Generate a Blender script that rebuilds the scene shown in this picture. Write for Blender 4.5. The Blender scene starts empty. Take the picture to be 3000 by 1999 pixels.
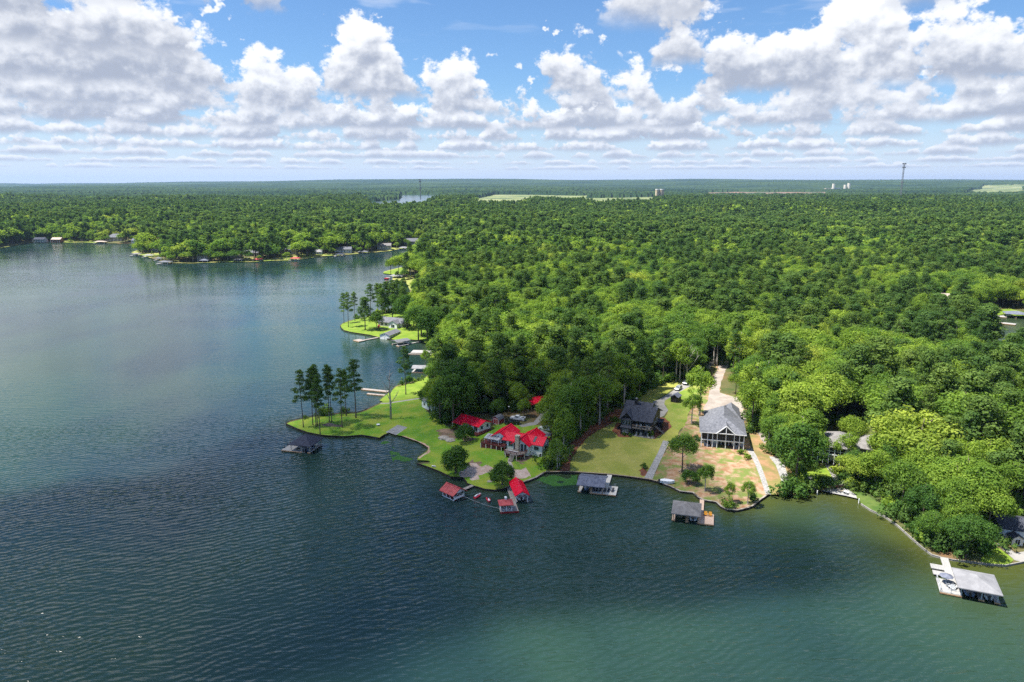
import bpy, bmesh, math, random
import numpy as np
from mathutils import Vector, Matrix
from mathutils.geometry import delaunay_2d_cdt
R = math.radians
random.seed(7); rng = np.random.default_rng(7)
scene = bpy.context.scene
C = scene.collection

# ------------------------------------------------------------------ camera
CAM_H = 90.0; FPX = 2080.0; EYE = 537.0
PITCH = math.atan((999.5-EYE)/FPX); CP, SP = math.cos(PITCH), math.sin(PITCH)
cam_data = bpy.data.cameras.new('camera'); cam = bpy.data.objects.new('camera', cam_data); C.objects.link(cam)
cam.location = (0, 0, CAM_H); cam.rotation_euler = (math.pi/2-PITCH, 0, 0)
cam_data.sensor_width = 36; cam_data.lens = FPX/3000*36; cam_data.clip_start = 1; cam_data.clip_end = 90000
scene.camera = cam

# ------------------------------------------------------------------ light and exposure
SUN_EL = R(63); SUN_AZ = R(-96)            # azimuth from +Y, clockwise seen from above
sun_dir = Vector((math.sin(SUN_AZ)*math.cos(SUN_EL), math.cos(SUN_AZ)*math.cos(SUN_EL), math.sin(SUN_EL)))
sl = bpy.data.lights.new('sun', 'SUN'); sl.energy = 5.0; sl.angle = R(0.53); sl.color = (1, .955, .88)
sun = bpy.data.objects.new('sun', sl); C.objects.link(sun)
sun.rotation_euler = sun_dir.to_track_quat('Z', 'Y').to_euler(); sun.location = (0, 0, 500)
vs = scene.view_settings
vs.view_transform = 'Standard'; vs.look = 'None'; vs.exposure = 1.12; vs.gamma = 1.0; vs.use_curve_mapping = False

# ------------------------------------------------------------------ node helper
class NT:
    def __init__(s, tree):
        s.t = tree; s.n = tree.nodes; s.l = tree.links; s.n.clear()
    def node(s, kind, **kw):
        nd = s.n.new(kind)
        for k, v in kw.items(): setattr(nd, k, v)
        return nd
    def put(s, sock, v):
        if v is None: return
        if hasattr(v, 'is_linked') or isinstance(v, bpy.types.NodeSocket): s.l.new(v, sock)
        else:
            if hasattr(sock.default_value, '__len__') and len(sock.default_value) == 4 and len(v) == 3: v = (*v, 1)
            sock.default_value = v
    def m(s, op, a, b=None, c=None, clamp=False):
        nd = s.node('ShaderNodeMath', operation=op, use_clamp=clamp)
        for i, v in enumerate((a, b, c)): s.put(nd.inputs[i], v)
        return nd.outputs[0]
    def mix(s, f, a, b, blend='MIX'):
        nd = s.node('ShaderNodeMix', data_type='RGBA', blend_type=blend, clamp_factor=True)
        s.put(nd.inputs[0], f); s.put(nd.inputs[6], a); s.put(nd.inputs[7], b)
        return nd.outputs[2]
    def ss(s, v, lo, hi, a=0., b=1.):
        nd = s.node('ShaderNodeMapRange', interpolation_type='SMOOTHSTEP')
        for i, q in enumerate((v, lo, hi, a, b)): s.put(nd.inputs[i], q)
        return nd.outputs[0]
    def lin(s, v, lo, hi, a=0., b=1.):
        nd = s.node('ShaderNodeMapRange')
        for i, q in enumerate((v, lo, hi, a, b)): s.put(nd.inputs[i], q)
        return nd.outputs[0]
    def noise(s, vec, scale, detail=3, rough=.5, dist=0., dim='3D', typ='FBM'):
        nd = s.node('ShaderNodeTexNoise', noise_dimensions=dim, noise_type=typ)
        if vec is not None: s.put(nd.inputs['Vector'], vec)
        nd.inputs['Scale'].default_value = scale; nd.inputs['Detail'].default_value = detail
        nd.inputs['Roughness'].default_value = rough; nd.inputs['Distortion'].default_value = dist
        return nd.outputs[0]
    def xyz(s, x, y, z):
        nd = s.node('ShaderNodeCombineXYZ')
        for i, v in enumerate((x, y, z)): s.put(nd.inputs[i], v)
        return nd.outputs[0]
    def mapping(s, vec, loc=(0, 0, 0), rot=(0, 0, 0), scale=(1, 1, 1)):
        nd = s.node('ShaderNodeMapping'); s.put(nd.inputs[0], vec)
        nd.inputs[1].default_value = loc; nd.inputs[2].default_value = rot; nd.inputs[3].default_value = scale
        return nd.outputs[0]

# ------------------------------------------------------------------ sky: blue air, rows of cumulus, pale horizon
SKY = 0.077
world = bpy.data.worlds.new('World'); scene.world = world; world.use_nodes = True
def build_world():
    t = NT(world.node_tree)
    sky = t.node('ShaderNodeTexSky', sky_type='NISHITA', sun_disc=False)
    sky.sun_elevation = SUN_EL; sky.sun_rotation = SUN_AZ; sky.altitude = 100
    sky.air_density = 1.0; sky.dust_density = .25; sky.ozone_density = 3.5
    tc = t.node('ShaderNodeTexCoord'); sep = t.node('ShaderNodeSeparateXYZ'); t.l.new(tc.outputs['Generated'], sep.inputs[0])
    x, y, z = sep.outputs
    hor = t.m('SQRT', t.m('ADD', t.m('MULTIPLY', x, x), t.m('ADD', t.m('MULTIPLY', y, y), 1e-6)))
    ux, uy = t.m('DIVIDE', x, hor), t.m('DIVIDE', y, hor)
    el = t.m('DIVIDE', t.m('MAXIMUM', z, 0.0), hor)                   # tan of elevation
    az = t.m('ARCTAN2', x, y)
    # blue of the clear air
    clear = t.mix(1.0, sky.outputs[0], (.56, .73, .90, 1), 'MULTIPLY')
    haze_c = (4.5, 5.05, 5.95, 1)
    col = t.mix(t.ss(el, 0.13, -0.02), clear, haze_c)
    BASE = 950.0
    def apx(px): return math.atan((px-1500)/FPX/CP)
    # cloud deck overhead, continuing the rows that stand in the distance
    ov = t.m('DIVIDE', 1400.0, t.m('MAXIMUM', z, .12))
    no = t.noise(t.xyz(t.m('MULTIPLY', x, ov), t.m('MULTIPLY', y, ov), 0.0), 1/1500., 4, .58)
    oc = t.mix(t.ss(no, .56, .72), (6.8, 6.95, 7.2, 1), (4.0, 4.3, 4.9, 1))
    col = t.mix(t.m('MULTIPLY', t.ss(no, .53, .61), t.ss(el, .17, .34)), col, oc)
    # rows of cumulus, back to front: distance, feature size, threshold, top, swellings [(pixel azimuth, half width, strength)], haze
    shells = [
        (52000, 1900, .40, 1350, [], .50),
        (38000, 1500, .39, 1350, [], .42),
        (28500, 1250, .395, 1400, [], .34),
        (22000, 1050, .40, 1450, [(450, 700, .02)], .27),
        (17000, 950, .405, 1550, [(450, 620, .05), (1800, 360, .04), (2500, 500, .04)], .20),
        (13400, 880, .41, 1700, [(300, 560, .08), (1300, 180, .08), (1830, 260, .08), (2500, 520, .08), (850, 220, .07)], .15),
        (10600, 900, .46, 1950, [(1480, 60, -.08), (1980, 50, -.08), (300, 480, .14), (1400, 120, .13), (1870, 190, .14), (2480, 480, .14), (860, 200, .12), (620, 150, .12)], .12),
        (8300, 760, .58, 2050, [(1660, 112, .27), (1100, 150, .26), (2330, 320, .28), (2740, 150, .25), (160, 360, .28), (560, 200, .24), (1400, 130, -.16), (1900, 90, -.14)], .08),
        (6300, 720, .67, 1950, [(60, 280, .32), (470, 240, .31), (2970, 90, .30), (1940, 105, .29), (960, 70, .22), (1350, 160, -.2), (780, 90, -.12)], .04),
        (4500, 640, .70, 1700, [(850, 120, .32), (330, 440, .28), (1850, 240, .31), (2620, 120, .33), (1540, 70, .16), (1280, 180, -.2)], .02),
    ]
    for k, (D, feat, thr, top, blobs, hz) in enumerate(shells):
        zz = t.m('MULTIPLY', el, D)
        pos = t.xyz(t.m('MULTIPLY', ux, D), t.m('MULTIPLY', uy, D), t.m('MULTIPLY', zz, 1.25))
        n = t.noise(pos, 1.0/feat, 7 if k > 4 else 4, .61)
        h = t.lin(zz, BASE, top)
        bias = gap = None
        for (px, w, a) in blobs:
            g = t.m('DIVIDE', t.m('SUBTRACT', az, apx(px)), w/FPX)
            g = t.m('MULTIPLY', t.m('EXPONENT', t.m('MULTIPLY', t.m('MULTIPLY', g, g), -1.0)), a)
            if a < 0: gap = g if gap is None else t.m('MINIMUM', gap, g)
            else: bias = g if bias is None else t.m('MAXIMUM', bias, g)
        cov = t.m('SUBTRACT', n, t.m('ADD', thr, t.m('MULTIPLY', t.m('POWER', h, 1.5), .30)))
        if bias is not None: cov = t.m('ADD', cov, bias)
        if gap is not None: cov = t.m('ADD', cov, gap)
        basecut = t.ss(t.m('ADD', zz, t.m('MULTIPLY', n, 300)), BASE+60, BASE+240)
        alpha = t.m('MULTIPLY', t.ss(cov, 0.0, .05 if k < 5 else .06), basecut)
        if k > 2:      # light comes from above left: compare with the field a little nearer the sun
            pos2 = t.node('ShaderNodeVectorMath', operation='ADD'); t.l.new(pos, pos2.inputs[0]); pos2.inputs[1].default_value = tuple(q*feat*.15 for q in sun_dir)
            n2 = t.noise(pos2.outputs[0], 1.0/feat, 4, .55)
            sh = t.m('MULTIPLY', t.m('SUBTRACT', n, n2), 3.8)
        else: sh = t.m('MULTIPLY', t.m('SUBTRACT', .52, n), 1.6)
        lit = t.m('ADD', sh, t.m('ADD', .30 if k > 5 else .14, t.m('MULTIPLY', h, 1.2 if k > 5 else 1.7)))
        lit = t.m('SUBTRACT', lit, t.m('MULTIPLY', t.m('MAXIMUM', cov, 0.0), .8))
        cc = t.mix(t.ss(lit, .02, .95), (2.5, 2.8, 3.5, 1), (6.5, 6.6, 6.8, 1))
        cc = t.mix(hz, cc, haze_c)
        col = t.mix(alpha, col, cc)
    col = t.mix(t.ss(el, .02, .001), col, haze_c)
    bg = t.node('ShaderNodeBackground'); t.l.new(col, bg.inputs[0]); bg.inputs[1].default_value = SKY
    out = t.node('ShaderNodeOutputWorld'); t.l.new(bg.outputs[0], out.inputs[0])
build_world()
world.cycles.sampling_method = 'NONE'

cy = scene.cycles
cy.max_bounces = 6; cy.diffuse_bounces = 3; cy.glossy_bounces = 3; cy.transmission_bounces = 3; cy.transparent_max_bounces = 8; cy.volume_bounces = 0
cy.caustics_reflective = False; cy.caustics_refractive = False
cy.use_adaptive_sampling = True; cy.adaptive_threshold = .02
cy.use_denoising = False
cy.sample_clamp_indirect = 6; cy.sample_clamp_direct = 3.0
scene.render.film_transparent = False

# ------------------------------------------------------------------ pixel of the photograph -> point on a level
def ray(px, py):
    a = (px-1500)/FPX; b = -(py-999.5)/FPX
    return a, CP+b*SP, -SP+b*CP
def P(px, py, z=0.0):
    d = ray(px, py); t = (z-CAM_H)/d[2]
    return d[0]*t, d[1]*t

# ------------------------------------------------------------------ materials
MATS = {}
def pm(name, c1, c2=None, scale=1.0, rough=.8, bump=0., bscale=None, spec=.3, metal=0., detail=4, stretch=None, contrast=(.35, .65), third=None):
    m = bpy.data.materials.new(name); m.use_nodes = True; t = NT(m.node_tree)
    tc = t.node('ShaderNodeTexCoord'); v = tc.outputs['Object']
    if stretch: v = t.mapping(v, scale=stretch)
    c2 = c2 or tuple(min(1, q*1.25+.01) for q in c1)
    n = t.noise(v, scale, detail, .6)
    col = t.mix(t.ss(n, contrast[0], contrast[1]), c1, c2)
    if third:
        n3 = t.noise(v, third[1], 5, .65, .3); col = t.mix(t.ss(n3, third[2], third[3]), col, third[0])
    fine = t.noise(v, scale*9, 3, .7); col = t.mix(1.0, col, t.mix(fine, (.74, .74, .74, 1), (1.26, 1.26, 1.26, 1)), 'MULTIPLY')
    b = t.node('ShaderNodeBsdfPrincipled'); t.l.new(col, b.inputs['Base Color'])
    b.inputs['Roughness'].default_value = rough; b.inputs['Metallic'].default_value = metal
    b.inputs['Specular IOR Level'].default_value = spec
    if bump:
        bp = t.node('ShaderNodeBump'); bp.inputs['Strength'].default_value = bump; bp.inputs['Distance'].default_value = .05
        t.l.new(t.noise(v, bscale or scale*6, 4, .65), bp.inputs['Height']); t.l.new(bp.outputs[0], b.inputs['Normal'])
    o = t.node('ShaderNodeOutputMaterial'); t.l.new(b.outputs[0], o.inputs[0])
    MATS[name] = m; return m

# ------------------------------------------------------------------ mesh builder
def tag(o, label=None, cat=None, group=None, kind=None):
    if label: o['label'] = label
    if cat: o['category'] = cat
    if group: o['group'] = group
    if kind: o['kind'] = kind
    return o
def link(name, mesh, parent=None):
    o = bpy.data.objects.new(name, mesh); C.objects.link(o)
    if parent is not None: o.parent = parent
    return o
def thing(name, label, cat, loc=(0, 0, 0), rz=0., group=None):
    o = bpy.data.objects.new(name, None); C.objects.link(o); o.empty_display_size = .3
    o.location = loc; o.rotation_euler = (0, 0, rz)
    return tag(o, label, cat, group)
class MB:
    def __init__(s): s.v = []; s.f = []
    def add(s, vs, fs):
        k = len(s.v); s.v += [tuple(q) for q in vs]; s.f += [tuple(i+k for i in f) for f in fs]; return s
    def box(s, x0, x1, y0, y1, z0, z1):
        return s.add([(x0, y0, z0), (x1, y0, z0), (x1, y1, z0), (x0, y1, z0), (x0, y0, z1), (x1, y0, z1), (x1, y1, z1), (x0, y1, z1)],
                     [(3, 2, 1, 0), (4, 5, 6, 7), (0, 1, 5, 4), (1, 2, 6, 5), (2, 3, 7, 6), (3, 0, 4, 7)])
    def prism(s, pts, z0, z1):                       # pts counter-clockwise
        n = len(pts)
        return s.add([(x, y, z0) for x, y in pts]+[(x, y, z1) for x, y in pts],
                     [tuple(range(n))[::-1], tuple(range(n, 2*n))]+[(i, (i+1) % n, n+(i+1) % n, n+i) for i in range(n)])
    def slab(s, quad, th):                           # sloped sheet of four points with thickness below
        return s.add(list(quad)+[(x, y, z-th) for x, y, z in quad],
                     [(0, 1, 2, 3), (7, 6, 5, 4)]+[(j, i, i+4, j+4) for i, j in ((0, 1), (1, 2), (2, 3), (3, 0))])
    def tri(s, a, b, c, th):                         # sloped triangle with thickness below
        q = [a, b, c]
        return s.add(q+[(x, y, z-th) for x, y, z in q], [(0, 1, 2), (5, 4, 3), (1, 0, 3, 4), (2, 1, 4, 5), (0, 2, 5, 3)])
    def bar(s, a, b, w, d=None):                     # rectangular bar between two points
        a, b = Vector(a), Vector(b); ax = (b-a).normalized()
        up = Vector((0, 0, 1)) if abs(ax.z) < .9 else Vector((1, 0, 0))
        u = ax.cross(up).normalized()*w/2; v = u.cross(ax).normalized()*(d or w)/2
        return s.add([a-u-v, a+u-v, a+u+v, a-u+v, b-u-v, b+u-v, b+u+v, b-u+v],
                     [(3, 2, 1, 0), (4, 5, 6, 7), (0, 1, 5, 4), (1, 2, 6, 5), (2, 3, 7, 6), (3, 0, 4, 7)])
    def tube(s, pts, rad, n=7, cap=True):
        k = len(s.v); pts = [Vector(p) for p in pts]
        for i, p in enumerate(pts):
            d = (pts[min(i+1, len(pts)-1)]-pts[max(i-1, 0)]).normalized()
            u = d.orthogonal().normalized(); w = d.cross(u)
            if i and False: pass
            r = rad[i] if hasattr(rad, '__len__') else rad
            u = Vector((1, 0, 0))-d*d.x if abs(d.x) < .9 else Vector((0, 1, 0))-d*d.y
            u.normalize(); w = d.cross(u)
            for j in range(n):
                a = 2*math.pi*j/n; q = p+(u*math.cos(a)+w*math.sin(a))*r; s.v.append(tuple(q))
        for i in range(len(pts)-1):
            for j in range(n):
                a = k+i*n+j; b = k+i*n+(j+1) % n; s.f.append((a, b, b+n, a+n))
        if cap:
            s.f.append(tuple(range(k, k+n))[::-1]); m = k+(len(pts)-1)*n; s.f.append(tuple(range(m, m+n)))
        return s
    def loft(s, rings, cap=True):                    # rings of equal length
        k = len(s.v); n = len(rings[0])
        for r in rings: s.v += [tuple(q) for q in r]
        for i in range(len(rings)-1):
            for j in range(n):
                a = k+i*n+j; b = k+i*n+(j+1) % n; s.f.append((a, b, b+n, a+n))
        if cap:
            s.f.append(tuple(range(k, k+n))[::-1]); m = k+(len(rings)-1)*n; s.f.append(tuple(range(m, m+n)))
        return s
    def mesh(s, name, mat, smooth=False):
        me = bpy.data.meshes.new(name); me.from_pydata(s.v, [], s.f); me.update()
        if mat is not None: me.materials.append(MATS[mat] if isinstance(mat, str) else mat)
        if smooth: me.polygons.foreach_set('use_smooth', [True]*len(me.polygons))
        return me
    def build(s, name, mat, parent=None, smooth=False):
        return link(name, s.mesh(name, mat, smooth), parent)
def copy_tree(o, parent=None):
    c = o.copy(); C.objects.link(c); c.parent = parent
    for ch in o.children: copy_tree(ch, c)
    return c
# ------------------------------------------------------------------ shoreline (traced on the photograph, unprojected to the water level)
near_shore = [(3400, 1560), (3180, 1612), (3000, 1650), (2945, 1661), (2900, 1658), (2850, 1651), (2790, 1644), (2755, 1637), (2730, 1630), (2700, 1607), (2665, 1576),
 (2630, 1544), (2590, 1516), (2550, 1498), (2522, 1480), (2514, 1466), (2480, 1458), (2440, 1450), (2398, 1441), (2380, 1446), (2330, 1456), (2290, 1455), (2252, 1453),
 (2227, 1470), (2206, 1488), (2190, 1494), (2160, 1501), (2130, 1499), (2112, 1490), (2098, 1477), (2062, 1471), (2045, 1463), (2030, 1449), (1992, 1445), (1965, 1431),
 (1925, 1416), (1900, 1410), (1850, 1403), (1790, 1396), (1690, 1389), (1645, 1388), (1597, 1389), (1570, 1405), (1540, 1416), (1500, 1429), (1480, 1436), (1450, 1441),
 (1420, 1438), (1390, 1429), (1368, 1421), (1364, 1413), (1355, 1404), (1320, 1402), (1290, 1387), (1265, 1377), (1240, 1368), (1221, 1362), (1240, 1359), (1262, 1358),
 (1255, 1354), (1222, 1352), (1224, 1341), (1236, 1333), (1250, 1323), (1255, 1316), (1245, 1309), (1225, 1298), (1205, 1291), (1180, 1282), (1155, 1277), (1138, 1271),
 (1128, 1277), (1112, 1288), (1085, 1283), (1060, 1279), (1010, 1283), (975, 1282), (940, 1279), (900, 1271), (870, 1260), (850, 1251), (838, 1246), (838, 1243),
 (850, 1237), (880, 1230), (920, 1222), (960, 1217), (1000, 1213), (1045, 1212), (1060, 1208), (1075, 1202), (1100, 1190), (1112, 1184), (1122, 1180), (1112, 1177), (1112, 1174),
 (1125, 1163), (1145, 1148), (1160, 1134), (1180, 1128), (1210, 1121), (1235, 1113), (1262, 1098), (1272, 1078), (1272, 1050), (1262, 1028), (1250, 1010),
 (1236, 1001), (1200, 998), (1165, 1001), (1140, 996), (1112, 992), (1085, 985), (1060, 981), (1028, 976), (1008, 971), (1000, 964), (996, 956), (1005, 948), (1025, 941),
 (1048, 934), (1075, 930), (1110, 922), (1150, 916), (1185, 905), (1205, 880), (1200, 850), (1188, 826), (1150, 822), (1150, 806), (1122, 802), (1125, 797), (1185, 782), (1200, 760), (1205, 746),
 (1225, 740), (1252, 735), (1262, 727), (1250, 721), (1215, 723), (1190, 727), (1140, 737), (1080, 742), (1000, 749), (940, 752), (900, 759), (850, 764), (800, 765),
 (740, 769), (680, 769), (600, 771), (560, 773), (500, 772), (480, 769), (440, 757), (400, 746), (385, 741), (400, 735), (440, 728), (470, 720), (455, 713),
 (400, 713), (350, 715), (280, 713), (240, 711), (200, 712), (150, 709), (100, 711), (50, 719), (0, 729), (-400, 745)]
shore_w = [P(a, b) for a, b in near_shore]
lake_poly = np.array(shore_w+[(-1500, 900), (-1500, -600), (900, -600), (900, 60)])
cove_px = [(2876, 962), (2884, 940), (2905, 930), (2950, 921), (3000, 934), (3300, 960), (3500, 1040), (3200, 1060), (3000, 1034), (2940, 1030), (2905, 1005)]
cove_poly = np.array([P(a, b) for a, b in cove_px])
WATERS = [lake_poly, cove_poly]
def inside(pts, poly):
    pts = np.asarray(pts, float); x, y = pts[:, 0], pts[:, 1]; r = np.zeros(len(pts), bool)
    x0, y0 = poly[:, 0], poly[:, 1]; x1, y1 = np.roll(x0, -1), np.roll(y0, -1)
    for a, b, c, d in zip(x0, y0, x1, y1):
        if b == d: continue
        k = (b > y) != (d > y)
        r ^= k & (x < (c-a)*(y-b)/(d-b)+a)
    return r
SEG = np.concatenate([np.concatenate([p, np.roll(p, -1, 0)], 1) for p in WATERS])
SEG = SEG[~((np.abs(SEG[:, 0]) > 1400) & (np.abs(SEG[:, 2]) > 1400))]
def shore_dist(pts):
    pts = np.asarray(pts, float); d = np.full(len(pts), 1e9)
    for a, b, c, e in SEG:
        vx, vy = c-a, e-b; L = vx*vx+vy*vy+1e-9
        t = np.clip(((pts[:, 0]-a)*vx+(pts[:, 1]-b)*vy)/L, 0, 1)
        d = np.minimum(d, np.hypot(pts[:, 0]-a-t*vx, pts[:, 1]-b-t*vy))
    return d
_w = [(rng.uniform(0, 6.3), rng.uniform(0, 6.3), rng.uniform(.6, 1.6)) for _ in range(14)]
def lump(x, y, L):                                   # smooth field about -1..1 with features of size L
    s = 0
    for i, (a, ph, k) in enumerate(_w): s = s+np.sin((x*np.cos(a)+y*np.sin(a))*k*6.283/L+ph+i)
    return s/4.2
def height_d(x, y, d):
    x = np.asarray(x, float); y = np.asarray(y, float)
    h = .5+np.minimum(d, 8)*.07+5.5*(1-np.exp(-np.maximum(d-8, 0)/70))+.12*lump(x, y, 23)*np.clip(d/15, 0, 1)
    h = h+np.clip((y-500)/1500, 0, 1)*(6+6*lump(x, y, 900))*np.clip(d/150, 0, 1)
    return h
_sv = SEG[:, 2:]-SEG[:, :2]; _sL = (_sv**2).sum(1)+1e-9
def height(x, y):
    q = np.array([x, y])-SEG[:, :2]; tt = np.clip((q*_sv).sum(1)/_sL, 0, 1)
    d = np.array([np.sqrt(((q-_sv*tt[:, None])**2).sum(1).min())]); return float(height_d(np.array([x]), np.array([y]), d)[0])
def G(px, py, dz=0.0):                               # pixel -> point on the terrain
    z = 2.0
    for _ in range(6):
        x, y = P(px, py, z+dz); z = height(x, y)
    return x, y, z

# ------------------------------------------------------------------ ground zones
def zone(px, rough=0.0, step=2.0):
    w = [G(a, b)[:2] for a, b in px]
    if not rough: return np.array(w)
    o = []; r = random.Random(len(px)*7+int(px[0][0]))
    for i, a in enumerate(w):
        b = w[(i+1) % len(w)]; n = max(1, int(math.dist(a, b)/step))
        for k in range(n):
            t = k/n; j = 0 if k == 0 else 1
            o.append((a[0]+(b[0]-a[0])*t+r.gauss(0, rough)*j, a[1]+(b[1]-a[1])*t+r.gauss(0, rough)*j))
    return np.array(o)
def lane(pts, w):                                    # pts pixel centre line, w widths in metres -> polygon
    c = [Vector(G(a, b)[:2]) for a, b in pts]; L = []; Rr = []
    for i, p in enumerate(c):
        d = (c[min(i+1, len(c)-1)]-c[max(i-1, 0)]).normalized(); n = Vector((-d.y, d.x))
        ww = w[i] if hasattr(w, '__len__') else w
        L.append(p+n*ww/2); Rr.append(p-n*ww/2)
    return np.array([tuple(q) for q in L+Rr[::-1]])
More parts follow.
